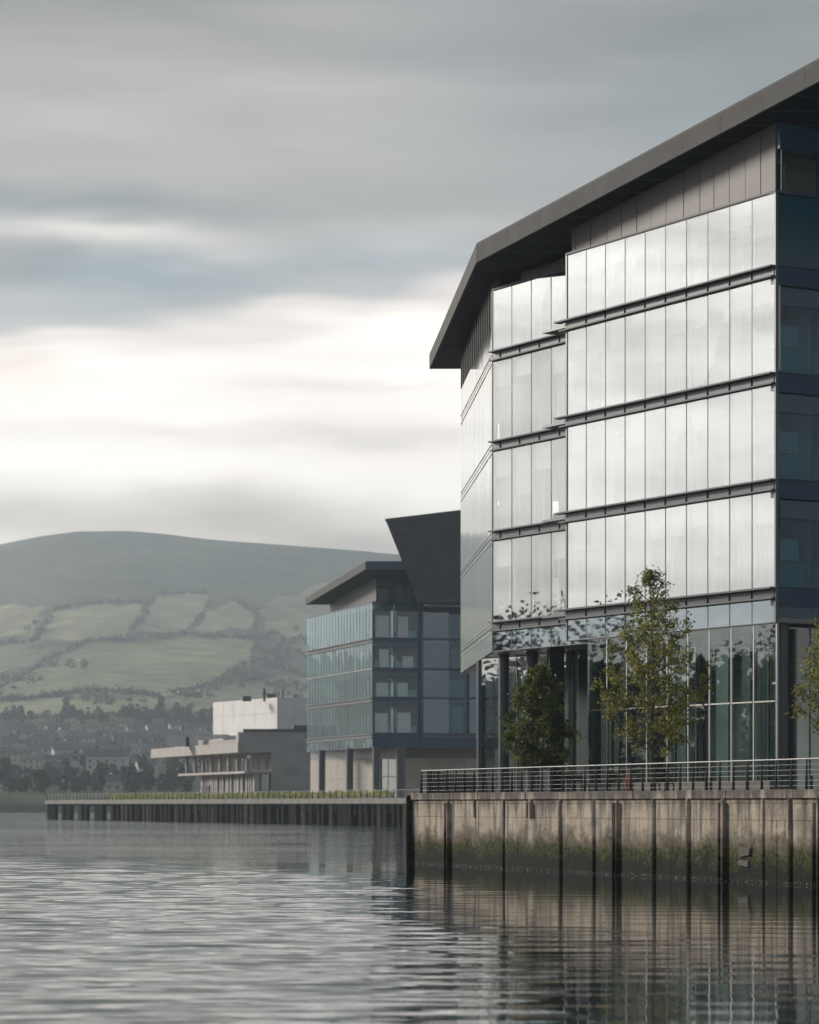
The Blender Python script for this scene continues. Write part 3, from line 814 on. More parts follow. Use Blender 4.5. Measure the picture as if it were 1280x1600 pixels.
for px, D, rad in ((752.5,155,.26),(787.5,147.5,.28),(831.5,144.6,.30),(929,134.2,.31),(1021,130.3,.31),(1222,122.2,.34)):
    p = at(px, 0, D); m = MB()
    m.tube([(p.x,D,QZ-.05),(p.x,D,Z[5]+.04)], rad, 20, cap=False); m.tube([(p.x,D,QZ-.05),(p.x,D,QZ+.18)], rad+.05, 20)
    m.build('column', M['column'], B1, GB, smooth=False)
# the roof: level over the chamfer, rising towards the right from a fold
C0 = (3.27, 140.0); T0 = (1.24, 174.0)
E0 = (C0[0]+.499*46, C0[1]-.866*46)
def roof_mesh(th0, th1, inset=0.0):
    m = MB()
    left = [C0, (46,140), (46,174), T0]; right = [C0, E0, (60,112), (46,140)]
    for ring in (left, right): m.prism(ring, lambda x, y: SOF(x, y)+th0, lambda x, y: SOF(x, y)+th1)
    return m
sm_ = roof_mesh(.0, .10)
for i in range(1, 24):
    a = Vector(C0).lerp(Vector(E0), i/24); d = Vector((.499,-.866)); q = [a+Vector((.3,0)), a+Vector((.3,0))+d*.03, a+Vector((14,0))+d*.03, a+Vector((14,0))]
    sm_.hexa([(p.x,p.y,SOF(p.x,p.y)-.012) for p in q]+[(p.x,p.y,SOF(p.x,p.y)+.02) for p in q], 1)
for i in range(1, 18):
    y_ = 140+34*i/18; x_ = C0[0]+(T0[0]-C0[0])*i/18+.1
    sm_.box(x_, x_+5, y_, y_+.03, 29.318, 29.34, 1)
sm_.build('soffit', [M['soffit'], M['mull']], B1, GB)
# fascia as a strip standing proud around the outer edge
def strip(pts, z0, z1, t):
    m = MB()
    for (a, b) in zip(pts, pts[1:]):
        a = Vector(a); b = Vector(b); d = (b-a).normalized(); n = Vector((d.y, -d.x))*t
        n = n if n.x < 0 or n.y < 0 else -n
        q = [a+n, b+n, b-n*.2, a-n*.2]
        m.hexa([(p.x, p.y, SOF(p.x, p.y)+z0) for p in q]+[(p.x, p.y, SOF(p.x, p.y)+z1) for p in q])
    return m
f = MB()
npan = 16
for i in range(npan):
    a = Vector(C0).lerp(Vector(E0), i/npan); b_ = Vector(C0).lerp(Vector(E0), (i+1)/npan); d = (b_-a).normalized()
    n = Vector((-.866,-.5)); dd = rp.uniform(0,.006)
    q = [a+n*(.04+dd), b_-d*.012+n*(.04+dd), b_-d*.012-n*.1, a-n*.1]
    f.hexa([(p.x,p.y,SOF(p.x,p.y)-.02) for p in q]+[(p.x,p.y,SOF(p.x,p.y)+.84) for p in q])
for i in range(12):
    a = Vector(T0).lerp(Vector(C0), i/12); b_ = Vector(T0).lerp(Vector(C0), (i+1)/12); d = (b_-a).normalized()
    n = Vector((-1,-.06)).normalized()
    q = [a+n*.04, b_-d*(.012 if i < 11 else -.02)+n*.04, b_-d*(.012 if i < 11 else .0)-n*.1, a-n*.1]
    f.hexa([(p.x,p.y,29.33-.02) for p in q]+[(p.x,p.y,29.33+.84) for p in q])
f.build('fascia', M['fascia'], B1, GB)
m = MB(); m.hexa([(T0[0]-.04,174,29.31),(46,174,29.31),(46,174.1,29.31),(T0[0]-.04,174.1,29.31),(T0[0]-.04,174,30.17),(46,174,30.17),(46,174.1,30.17),(T0[0]-.04,174.1,30.17)]); m.build('fascia', M['fascia'], B1, GB)
roof_mesh(.84, .95).build('roof', M['soffit'], B1, GB)

# ------------------------------------------------------------------ quay wall
WALL_L = 64.0
def wall_material():
    m = bpy.data.materials.new('quay_concrete'); m.use_nodes = True
    nt = m.node_tree; b = nt.nodes['Principled BSDF']; b.inputs['Roughness'].default_value = .85; b.inputs['Specular IOR Level'].default_value = .25
    g = nt.nodes.new('ShaderNodeNewGeometry')
    def L(a, c): nt.links.new(a, c)
    def nz(sc, det, loc=0, rough=.55):
        mp = nt.nodes.new('ShaderNodeMapping'); mp.inputs['Scale'].default_value = sc; mp.inputs['Location'].default_value = (loc,loc,loc)
        L(g.outputs['Position'], mp.inputs[0])
        n = nt.nodes.new('ShaderNodeTexNoise'); n.inputs['Scale'].default_value = 1; n.inputs['Detail'].default_value = det; n.inputs['Roughness'].default_value = rough
        L(mp.outputs[0], n.inputs['Vector']); return n.outputs[0]
    def mr(x, a, c, d=0., e=1.):
        n = nt.nodes.new('ShaderNodeMapRange'); n.interpolation_type = 'SMOOTHSTEP'
        for i, v in enumerate((a, c, d, e)): n.inputs[i+1].default_value = v
        L(x, n.inputs[0]); return n.outputs[0]
    def mt(op, a, c):
        n = nt.nodes.new('ShaderNodeMath'); n.operation = op
        for i, v in enumerate((a, c)):
            if isinstance(v, (int, float)): n.inputs[i].default_value = v
            else: L(v, n.inputs[i])
        return n.outputs[0]
    def mix(f, a, c):
        n = nt.nodes.new('ShaderNodeMix'); n.data_type = 'RGBA'
        L(f, n.inputs[0])
        for i, v in ((6, a), (7, c)):
            if isinstance(v, tuple): n.inputs[i].default_value = (*v, 1)
            else: L(v, n.inputs[i])
        return n.outputs[2]
    s = nt.nodes.new('ShaderNodeSeparateXYZ'); L(g.outputs['Position'], s.inputs[0]); z = s.outputs[2]
    c = mix(mr(nz((.5,.5,.9), 5), .3, .7), (.36,.312,.252), (.53,.468,.380))
    c = mix(mr(nz((6,2.4,.25), 5, 4), .46, .66, 0, .85), c, (.11,.105,.095))              # vertical streaks
    c = mix(mr(nz((3,1.2,.12), 4, 9), .60, .74, 0, .55), c, (.50,.46,.41))               # lime runs
    c = mix(mr(nz((.55,.28,.8), 5, 13), .50, .66, 0, .55), c, (.15,.14,.125))           # broad grey weathering
    # dark run-off below the coping
    runs = mr(mt('ADD', z, mt('MULTIPLY', mt('SUBTRACT', nz((2.6,1.05,.05), 5, 2), .5), 3.4)), 2.6, 3.6, 0, .85)
    c = mix(runs, c, (.075,.07,.065))
    c = mix(mr(nz((7,7,7), 5, 6), .55, .75, 0, .4), c, (.20,.13,.08))
    zz = mt('ADD', z, mt('MULTIPLY', mt('SUBTRACT', nz((1.5,.7,1.1), 7, 1, .7), .5), 2.4))
    c = mix(mr(zz, 2.0, 1.30), c, (.12,.10,.075))
    moss = mix(mr(nz((5,5,7), 5, 3), .35, .65), (.012,.018,.006), (.075,.095,.020))
    c = mix(mr(zz, 1.36, 1.02), c, moss)
    c = mix(mr(zz, 1.02, .45), c, (.008,.009,.007))
    spk = mt('MULTIPLY', mr(nz((16,9,22), 4, 8), .58, .66), mr(mt('ADD', z, mt('MULTIPLY', nz((2,1,1), 3, 5), .12)), .22, .12))
    c = mix(spk, c, (.42,.40,.38))
    L(c, b.inputs['Base Color'])
    bp = nt.nodes.new('ShaderNodeBump'); bp.inputs['Distance'].default_value = .05
    L(mt('ADD', nz((7,7,7), 6, 2), mt('MULTIPLY', mr(zz, 1.3, .9), mt('MULTIPLY', nz((14,14,14), 4, 0), 1.6))), bp.inputs['Height']); L(bp.outputs[0], b.inputs['Normal'])
    return m
M['wall'] = wall_material()
QG = (QA.x, QA.y, 0)
QW = empty('quay_wall', QG, 'stained concrete quay wall with mossy foot rising from the river', 'quay wall')
def t_of(px):
    k = (px-CX)/F
    return (k*QA.y - QA.x)/(qd.x - k*qd.y)
piles = [701,742,787,830,876,928,965,1022,1076,1131,1193,1235]
pt = [t_of(p) for p in piles]
t = pt[-1]
while t < WALL_L-3: t += 3.1 if int(t) % 2 else 2.2; pt.append(t)
joints = sorted([0.0, t_of(655)] + [p for p in pt] + [(a+b)/2 for a, b in zip(pt, pt[1:]) if b-a > 2.0] + [WALL_L])
m = MB()
Q.box(m, .02, WALL_L, .08, 1.2, -1.5, 3.2, 0)
for a0, a1 in zip(joints, joints[1:]):
    for z0, z1 in ((2.39,3.02),(3.035,3.2),(-1.5,2.375)):
        d = rp.uniform(0,.018)
        r = [(a0+.007,d),(a1-.007,d),(a1-.007,.1),(a0+.007,.1)]
        m.hexa([Q.P(a,b_,z0) for a,b_ in r]+[Q.P(a,b_,z1) for a,b_ in r])
m.build('wall_face', M['wall'], QW, QG)
m = MB(); k = -.05
while k < WALL_L:
    l = min(k+rp.uniform(2.6,3.6), WALL_L); d = rp.uniform(0,.02)
    r = [(k+.006,-.10-d),(l-.006,-.10-d),(l-.006,1.0),(k+.006,1.0)]
    m.hexa([Q.P(a,b_,3.205) for a,b_ in r]+[Q.P(a,b_,QZ+rp.uniform(-.012,.012)) for a,b_ in r]); k = l
m.build('coping', M['wall'], QW, QG, bevel=.02)
for i, t in enumerate(pt):
    m = MB(); hw = .10 if i % 3 else .13; pr = .11
    lowz = -1.5 if i not in (1, 3) else 2.38
    for z0, z1, s0, s1 in ((lowz, 3.16, 1, 1), (3.16, 3.36, 1, .12)):
        r0 = [(t-hw*s0,-pr),(t+hw*s0,-pr),(t+hw*s0,.05),(t-hw*s0,.05)]; r1 = [(t-hw*s1,-pr*.8 if s1 < 1 else -pr),(t+hw*s1,-pr*.8 if s1 < 1 else -pr),(t+hw*s1,.05),(t-hw*s1,.05)]
        pass
    rr_ = rp.uniform(.09,.16); c0 = Q.P(t,.03); m.tube([(c0[0],c0[1],lowz),(c0[0],c0[1],3.12),(c0[0],c0[1],3.19)], [rr_,rr_,rr_*.9], 14)
    c1 = Q.P(t,.05); m.tube([(c0[0],c0[1],3.18),(c1[0],c1[1],3.36)], [rr_*.9,.02], 14)
    if i % 3 == 0: Q.box(m, t-.22, t-.18, -.17, .0, lowz, 3.05); Q.box(m, t+.18, t+.22, -.17, .0, lowz, 3.05)
    m.build('pile', M['wall'], QW, QG)
# end of the wall
m = MB(); m.box(0.03,.35,145.35,400,-1.5,QZ-.1); 
m.build('end_wall', M['wall'], QW, QG)
m = MB(); m.tube([(-.02,144.7,-1.5),(-.02,144.7,3.3),(-.02,144.7,3.45)], [.16,.16,.08], 10)
tag(m.build('fender_pile', M['dark_timber'], None, (-.02,144.7,0)), 'black timber fender pile at the left end of the quay wall', 'fender pile')
# two pale stones lodged in the moss
for px, py, w, h, lab in ((1165,1332,.50,.32,'wide pale stone lodged in mossy quay wall foot'),(1163,1350,.42,.22,'small square pale stone in moss just above the water')):
    t = t_of(px); D = Q.P(t,0)[1]; zc = HC+(HY-py)/F*D; m = MB()
    Q.box(m, t-w, t+w, -.06, .05, zc-h*.5, zc+h*.5)
    for i, v in enumerate(m.v): m.v[i] = (v[0]+rp.uniform(-.05,.05), v[1]+rp.uniform(-.05,.05), v[2]+rp.uniform(-.06,.06))
    p = Q.P(t,0,zc-h*.5)
    tag(m.build('stone', mat('pale_stone_%d' % px, (.10,.092,.08), .85, var=.35, vscale=6), None, p, bevel=.03), lab, 'stone')

# ------------------------------------------------------------------ railings
def railing(name, pts, label, step=1.2, h=1.13, wires=5, thick=.02, plate=.065, post_lean=.06, smat='steel', zb=QZ, grp=None):
    p0 = Vector((*pts[0], zb)); root = empty(name, p0, label, 'railing', grp)
    segs = [(Vector(a), Vector(b)) for a, b in zip(pts, pts[1:])]
    hr = MB(); wr = MB()
    for a, b_ in segs:
        hr.tube([(a.x,a.y,zb+h),(b_.x,b_.y,zb+h)], .028, 8)
        for k in range(wires):
            z = zb+h*(.12+.70*k/(wires-1)); wr.tube([(a.x,a.y,z),(b_.x,b_.y,z)], thick*.5, 6)
    hr.build('handrail', M[smat], root, p0); wr.build('rail_wire', M[smat], root, p0)
    for a, b_ in segs:
        L = (b_-a).length; n = max(1, int(round(L/step))); d = (b_-a)/L; nn_ = Vector((-d.y, d.x))
        for i in range(n+1):
            c = a+d*(L*i/n); m = MB()
            for s0 in ((-.028, .028) if i % 3 == 0 else (0,)):
                q0 = c+d*s0
                q = [q0-nn_*plate-d*.008, q0+nn_*plate-d*.008, q0+nn_*plate+d*.008, q0-nn_*plate+d*.008]
                qt = [v+nn_*post_lean*.3 for v in (q0-nn_*plate*.45-d*.008, q0+nn_*plate*.45-d*.008, q0+nn_*plate*.45+d*.008, q0-nn_*plate*.45+d*.008)]
                m.hexa([(v.x,v.y,zb) for v in q]+[(v.x,v.y,zb+h-.02) for v in qt])
            m.box(c.x-.07,c.x+.07,c.y-.07,c.y+.07,zb-.01,zb+.02)
            m.build('post', M['post'], root, p0)
    return root
a = Q.P(.5, .45); b_ = Q.P(60, .45)
railing('railing', [a[:2], b_[:2]], 'steel cable railing with dark posts along the quay edge')
a = Q.P(.6, .8)
railing('railing', [a[:2], (4.6,172.0)], 'short railing running back from the quay corner towards the columns', plate=.10)

# ------------------------------------------------------------------ trees by the building
def near_tree(name, base, height, crown_z0, profile, nleaf, lsize, leafm, label, seed, limbs=26, twig=.8, trunk=.09, clump=26, spread=.38):
    rr = random.Random(seed); root = empty(name, base, label, 'tree'); base = Vector(base)
    tk = MB(); pts = [base+Vector((math.sin(k*.9+seed)*.05*k*.25, math.cos(k*1.1)*.04*k*.25, height*.98*k/8-.1)) for k in range(9)]
    tk.tube(pts, [trunk*(1-.88*k/8) for k in range(9)], 8)
    fol = MB(); ends = []
    for i in range(limbs):
        t = (i+.5)/limbs; z = crown_z0+(height-crown_z0)*t**1.0*.97; a = i*2.4+rr.uniform(-.4,.4)
        reach = profile(t)*rr.uniform(.75,1.1)
        k = min(7, int(z/height*8)); s0 = pts[k].lerp(pts[k+1], z/height*8-k) if k < 8 else pts[-1]
        s0 = Vector((s0.x, s0.y, base.z+max(crown_z0*.85, z-reach*.45)))
        end = Vector((base.x+math.cos(a)*reach, base.y+math.sin(a)*reach, base.z+z+reach*.22))
        mid = s0.lerp(end, .5)+Vector((0,0,-reach*.06))
        tk.tube([s0, mid, end], [max(.012,trunk*.36*(1-t*.6)), max(.009,trunk*.2), .006], 5)
        for q in range(max(2, int(reach*3.4))):
            f_ = rr.uniform(.28, 1.05); p = s0.lerp(end, f_)+Vector((rr.gauss(0,.16),rr.gauss(0,.16),rr.gauss(0,.16)))*reach*.8
            tk.tube([s0.lerp(end, max(.1,f_-.2)), p], [.010,.004], 4, cap=False); ends.append((p, f_))
        ends.append((end, 1))
    ends.append((pts[-1], 1)); ends.append((pts[-1]-Vector((0,0,.25)), 1))
    tk.build('trunk', M['bark'], root, base)
    per = max(3, nleaf//len(ends))
    for p, f_ in ends:
        sp_ = spread*rr.uniform(.6,1.25)
        for k in range(int(per*rr.uniform(.4,1.6))):
            q = p+Vector((rr.gauss(0,sp_*.6),rr.gauss(0,sp_*.6),rr.gauss(0,sp_*.55)))
            leaf(fol, q, lsize, rr, 0, 1.5)
    fol.build('crown', leafm, root, base)
    return root
gz = QZ-.03
p = at(1019, 0, 121.5)
near_tree('young_tree', (p.x, 121.5, gz), 9.5, 2.0, lambda t: 2.75*(1-t)**.66*min(1, .55+t*2.6), 10500, .088, M['leaf_light'],
          'tall slender young tree with sparse olive leaves behind the quay railing', 4, limbs=44, spread=.25)
p = at(840, 0, 134.5)
near_tree('young_tree', (p.x, 134.5, gz), 5.95, 1.35, lambda t: 1.85*(1-t)**.55*min(1, .6+t*2.4), 14000, .092, M['leaf_dark'],
          'short dense dark green conical tree in front of the columns', 8, limbs=40, spread=.24)
p = at(1303, 0, 114)
near_tree('young_tree', (p.x, 114, gz), 6.9, 2.2, lambda t: 1.9*(1-t)**.5*min(1, .4+t*2.2), 5200, .09, M['leaf_light'],
          'young leafy tree cut off by the right edge of the photo', 15, limbs=28, spread=.34)

# ------------------------------------------------------------------ things on the quay
def bench(px, D, rz, label):
    p = at(px, 0, D); root = empty('bench', (p.x, D, gz), label, 'bench', 'benches on the quay'); root.rotation_euler[2] = rz
    m = MB()
    for k in range(4): m.box(-.8,.8,-.22+k*.115,-.13+k*.115,.42,.46)
    m.build('seat', M['redwood'], root)
    m = MB()
    for k in range(3): m.box(-.8,.8,.25+k*.02,.28+k*.02,.52+k*.13,.62+k*.13)
    m.build('backrest', M['redwood'], root)
    for s in (-.65,.65):
        m = MB(); m.box(s-.03,s+.03,-.2,-.15,0,.415); m.box(s-.03,s+.03,.2,.25,0,.9); m.box(s-.03,s+.03,-.15,.2,.36,.41); m.build('leg', M['post'], root)
bench(972, 126, 1.0, 'dark red slatted bench left of the flower planter')
bench(1036, 123.5, 1.0, 'dark red slatted bench right of the flower planter')
bench(905, 131, 1.0, 'dark red slatted bench between the two trees')
p = at(983, 0, 123.2); root = empty('planter', (p.x, 123.2, gz), 'small terracotta planter of pink flowers between the benches', 'planter')
m = MB(); m.tube([(0,0,0),(0,0,.36),(0,0,.40)], [.15,.21,.23], 14); m.build('pot', M['terracotta'], root)
m = MB(); rr = random.Random(1)
for k in range(260): leaf(m, Vector((rr.gauss(0,.11),rr.gauss(0,.11),.42+abs(rr.gauss(0,.17)))), .06, rr)
m.build('flowers', M['petal'], root)
bl = None
for px, D, lab in ((1111,117.6,'short dark bollard leftmost of the four by the plinth'),(1167,114.5,'short dark bollard second from left by the plinth'),(1222,112,'short dark bollard under the corner column'),(1268,109.8,'short dark bollard at the right edge of the quay')):
    p = at(px, 0, D); m = MB(); m.tube([(0,0,0),(0,0,.55),(0,0,.60)], [.07,.065,.03], 10)
    o = m.build('bollard', M['post'], None); o.location = (p.x, D, gz); tag(o, lab, 'bollard', 'bollards on the quay')

# ------------------------------------------------------------------ second glass building
G2 = (-5.54, 430.0, QZ)
B2 = empty('office_building', G2, 'smaller teal glass office building with leaning dark wedge behind the pier', 'office building')
L2 = Frame((-5.54,430,0), (-.287,.958,0), (.958,.287,0)); R2 = Frame((-5.54,430,0), (.958,.287,0), (-.287,.958,0))
Z2 = [33.1, 27.8, 23.3, 18.95, 13.55, 11.5]; N2 = 22; W2 = 38.6/N2
def win2(fr, a0, a1, w, z0, z1, pane, name='window', mull=.10, mm='mull', cur=None):
    f = MB(); fr.box(f, a0, a0+mull, w-.03, w+.1, z0, z1); fr.box(f, a0+mull, a1, w-.03, w+.1, z0, z0+.06); fr.box(f, a0+mull, a1, w-.03, w+.1, z1-.06, z1)
    o = f.build(name, M[mm], B2, G2); q = MB(); t = lambda: w+rp.uniform(-.014,.014)
    q.poly([fr.P(a0+mull,t(),z0+.05), fr.P(a1,t(),z0+.05), fr.P(a1,t(),z1-.05), fr.P(a0+mull,t(),z1-.05)]); q.build('pane', pane, o, G2)
    if cur:
        c = MB(); x0 = a0+(a1-a0)*rp.uniform(.1,.4); x1 = a0+(a1-a0)*rp.uniform(.6,.95); fr.box(c, x0, x1, w+.6, w+.65, z0+.1, z0+(z1-z0)*rp.uniform(.55,.95)); c.build('blind', cur, o, G2)
    return o
for r in range(4):
    zt = Z2[r]-(.66 if r in (1,3) else (.08 if r == 2 else 0))
    for c in range(N2): win2(L2, c*W2, (c+1)*W2, 0, Z2[r+1], zt, M['pane_far'], cur=rp.choice([M['white_int'], None, None, None]))
for c in range(N2): win2(L2, c*W2, (c+1)*W2, 0, Z2[5], Z2[4]-.66, M['spandrel'], 'spandrel_panel')
for z in (Z2[1], Z2[3], Z2[4]):
    m = MB(); L2.box(m, 0, 38.6, -.35, .1, z-.14, z-.01); L2.box(m, 0, 38.6, -.02, .2, z-.52, z-.14, 1); L2.box(m, 0, 38.6, -.25, .1, z-.65, z-.52); m.build('floor_band', [M['metal'], M['mull']], B2, G2)
m = MB(); L2.box(m, 0, 38.6, -.15, .1, Z2[2]-.075, Z2[2]-.005); m.build('floor_band', M['mull_light'], B2, G2)
bays = [(.15, 3.35), (3.35, 7.3)]
for r in range(4):
    zb, zt = Z2[r+1]+.1, Z2[r]-(.0 if r == 0 else .1)
    for a0, a1 in bays:
        m = MB(); R2.box(m, a0+.1, a1, .08, .2, zt-1.1, zt-.02); m.build('head_panel', M['teal_panel'], B2, G2)
        o = win2(R2, a0, a1, .15, zb, zt-1.12, M['pane_room'], mull=.22, mm='blue_panel', cur=M['white_int'])
        m = MB(); R2.box(m, a0+.3, a1-.1, 1.2, 1.25, zb, zb+1.1); m.build('balustrade', M['bal'], B2, G2)
    for a0, a1, pn in ((7.7,11.9,'pane_blue'),(11.9,15.0,'pane_teal'),(15.0,19.0,'pane_blue'),(19,23,'pane_blue')):
        win2(R2, a0, a1, -.25 if pn == 'pane_blue' else .1, zb, zt, M[pn], mull=.14, mm='blue_panel', cur=M['white_int'] if pn == 'pane_teal' else None)
for z in Z2[1:5]:
    m = MB(); R2.box(m, 0, 7.5, -.02, .3, z-.45, z+.1); R2.box(m, 7.5, 24, -.3, .2, z-.12, z+.1); m.build('spandrel_beam', M['blue_panel'], B2, G2)
m = MB(); R2.box(m, 0, 24, -.05, .3, Z2[5], Z2[4]-.45); R2.box(m, 7.3, 7.7, -.3, .3, Z2[5], Z2[0]); m.build('spandrel_beam', M['blue_panel'], B2, G2)
m = MB(); R2.box(m, -.05, 24, -.1, .3, Z2[0]-.02, Z2[0]+.2); L2.box(m, 0, 38.6, -.06, .5, Z2[0]+.005, Z2[0]+.1); m.build('glazing_cap', M['blue_panel'], B2, G2)
m = MB(); bd = [L2.P(.3,.4)[:2], L2.P(38.3,.4)[:2], (10,475), R2.P(24,.6)[:2], R2.P(.6,.6)[:2]]
for z in Z2[1:5]: m.prism(bd, z-.5, z-.05)
m.build('floor_slab', M['slab'], B2, G2)
m = MB(); L2.box(m, 4.6, 36, 4, 4.2, Z2[5], Z2[0]); R2.box(m, 5, 24, 4.5, 4.7, Z2[5], Z2[0]); m.build('inner_wall', mat('grey_green_wall', (.07,.10,.10), .8), B2, G2)
m = MB(); m.prism(bd, Z2[5]+.02, Z2[5]+.3); m.build('underside', M['under'], B2, G2)
# its roof
C2 = (-6.4, 424.0); T2 = (-6.4-.287*34.9, 424+.958*34.9)
S2 = lambda x, y: 2.98+ (HY-945)/F*457.5 + .087*max(0.0, T2[1]-y)
def cl2(fr, a0, a1, w, n, mm):
    m = MB()
    for i in range(n):
        k, l = a0+(a1-a0)*i/n, a0+(a1-a0)*(i+1)/n
        r = [(k+.03,w),(l-.03,w),(l-.03,w+.2),(k+.03,w+.2)]
        m.hexa([fr.P(a,b_,Z2[0]+.1) for a,b_ in r]+[fr.P(a,b_,S2(*fr.P(a,b_)[:2])+.05) for a,b_ in r])
    m.build('clerestory_cladding', M[mm], B2, G2)
cl2(L2, .8, 27.5, .8, 18, 'cladding')
for a0, a1 in ((.9,3.35),(3.45,6.2),(6.3,8.5)): win2(R2, a0, a1, .8, Z2[0]+.2, 36.0, M['pane_clear'], 'clerestory_window', .12, 'blue_panel', M['white_int'])
m = MB(); R2.box(m, .82, 14, .75, 1.0, 36.02, 37.6); m.build('clerestory_beam', M['blue_panel'], B2, G2)
m = MB(); m.prism([C2, (14,424), (24,T2[1]), T2], lambda x,y: S2(x,y), lambda x,y: S2(x,y)+.12); m.build('soffit', M['soffit'], B2, G2)
m = MB(); q = [(C2[0]-.1,C2[1]-.05),(C2[0]+.1,C2[1]),(T2[0]+.1,T2[1]),(T2[0]-.1,T2[1]-.03)]
m.hexa([(x,y,S2(x,y)-.02) for x,y in q]+[(x,y,S2(x,y)+1.1) for x,y in q])
m.build('fascia', M['fascia'], B2, G2)
m = MB(); m.box(C2[0]-.1, 14, 423.8, 423.94, S2(*C2)-.02, S2(*C2)+1.1); m.build('fascia', M['blue_panel'], B2, G2)
m = MB(); m.prism([C2, (14,424), (24,T2[1]), T2], lambda x,y: S2(x,y)+1.1, lambda x,y: S2(x,y)+1.2); m.build('roof', M['mull'], B2, G2)
# leaning dark wedge: bands of slate cladding
m = MB(); DW = 422.5
def wx(py): return np.interp(py, [800,814,941], [601,603,654])
ys = np.linspace(941, 806, 15)
top = lambda px: 814-(px-603)*.1197
for y0, y1 in zip(ys, ys[1:]):
    cols = [None] + [c_ for c_ in range(628, 800, 29) if c_ > wx(y0)+4] + [800]
    for pa, pb in zip(cols, cols[1:]):
        d = rp.uniform(0,.06); xl0, xl1 = (wx(y0), wx(y1)) if pa is None else (pa+.25, pa+.25)
        if y1 < 815: y1l, y1r = top(xl1), top(pb)
        else: y1l = y1r = y1
        a = at(xl0, y0-.25, DW-d); b_ = at(pb, y0-.25, DW-d); c = at(pb, y1r, DW-d); dd_ = at(xl1, y1l, DW-d)
        pts = [a, b_, c, dd_]
        m.hexa([tuple(p) for p in (pts[0], pts[1], pts[1]+Vector((0,.4,0)), pts[0]+Vector((.05,.4,0)))] + [tuple(p) for p in (pts[3], pts[2], pts[2]+Vector((0,.4,0)), pts[3]+Vector((.05,.4,0)))])
bk = [at(655,940.5,DW+.45), at(800,940.5,DW+.45), at(800,top(800)+.5,DW+.45), at(604.5,815,DW+.45)]
m.hexa([tuple(bk[0]),tuple(bk[1]),tuple(bk[1]+Vector((0,8,0))),tuple(bk[0]+Vector((2,8,0))),tuple(bk[3]),tuple(bk[2]),tuple(bk[2]+Vector((0,8,0))),tuple(bk[3]+Vector((2,8,0)))])
a = at(602, 814, DW); c = at(800, top(800), DW)
m.hexa([(a.x,DW-.1,a.z),(c.x,DW-.1,c.z),(c.x,DW+9,c.z),(a.x+2,DW+9,a.z),(a.x,DW-.1,a.z+.3),(c.x,DW-.1,c.z+.3),(c.x,DW+9,c.z+.3),(a.x+2,DW+9,a.z+.3)])
m.build('wedge_screen', M['slate'], B2, G2)
# ground storey of the second building
PZ = 3.86
for px, D in ((503,455),(546.5,441),(588,428.5),(626,431)):
    p = at(px, 0, D); m = MB(); m.tube([(p.x,D,PZ),(p.x,D,Z2[5]+.05)], .55 if px < 600 else .7, 16, cap=False); m.build('column', M['column'], B2, G2)
m = MB(); p0 = at(485,0,466); p1 = at(584,0,447)
def seg(mb, a, b_, z0, z1, t=.4, step=2.4, gap=.03):
    a = Vector((a[0],a[1])); b_ = Vector((b_[0],b_[1])); L = (b_-a).length; n = max(1,int(L/step)); d = (b_-a)/L; nn_ = Vector((-d.y,d.x))*t
    for i in range(n):
        for k in range(max(1,int((z1-z0)/2.2))):
            kk = max(1,int((z1-z0)/2.2)); za, zb_ = z0+(z1-z0)*k/kk, z0+(z1-z0)*(k+1)/kk
            q0 = a+d*(L*i/n+gap); q1 = a+d*(L*(i+1)/n-gap); q = [q0,q1,q1+nn_,q0+nn_]
            mb.hexa([(v.x,v.y,za+gap) for v in q]+[(v.x,v.y,zb_) for v in q])
seg(m, (p0.x,466), (p1.x,447), PZ, 10.1); m.build('stone_wall', M['beige'], B2, G2); m = MB(); p2 = at(632,0,438); p3 = at(775,0,446)
seg(m, (p2.x,441), (p3.x,449), PZ, 10.1)
m.build('stone_wall', M['beige'], B2, G2)
m = MB(); m.prism([(p0.x,466.6),(p1.x,447.6),(p2.x,441.6),(p3.x,449.6),(p3.x,450.6),(p2.x,442.6),(p1.x,448.6),(p0.x,467.6)], 10.0, Z2[5]+.05); m.build('upper_glazing', M['under'], B2, G2)
for a0, a1 in ((593,606),(606,620),(620,633)):
    q0, q1 = at(a0,0,446), at(a1,0,445); f = MB(); f.box(q0.x,q0.x+.16,445.8,446,PZ,11.4); f.box(q0.x+.16,q1.x,445.85,446,10.0,10.2); f.box(q0.x+.16,q1.x,445.85,446,7.2,7.35)
    o = f.build('entrance_door', M['mull_light'], B2, G2); q = MB(); q.poly([(q0.x+.16,445.9,PZ),(q1.x,445.9,PZ),(q1.x,445.9,11.4),(q0.x+.16,445.9,11.4)]); q.build('pane', M['pane_clear'], o, G2)
m = MB(); q0, q1 = at(594,0,452), at(634,0,452); m.box(q0.x,q1.x,452,452.3,PZ,11.4); m.build('inner_wall', M['leaf_hedge'] if False else mat('lobby_glow_wall', (.30,.33,.20), .6, var=.5, vscale=.8), B2, G2)  # blotchy green wall colour imitates the glow behind the entrance doors

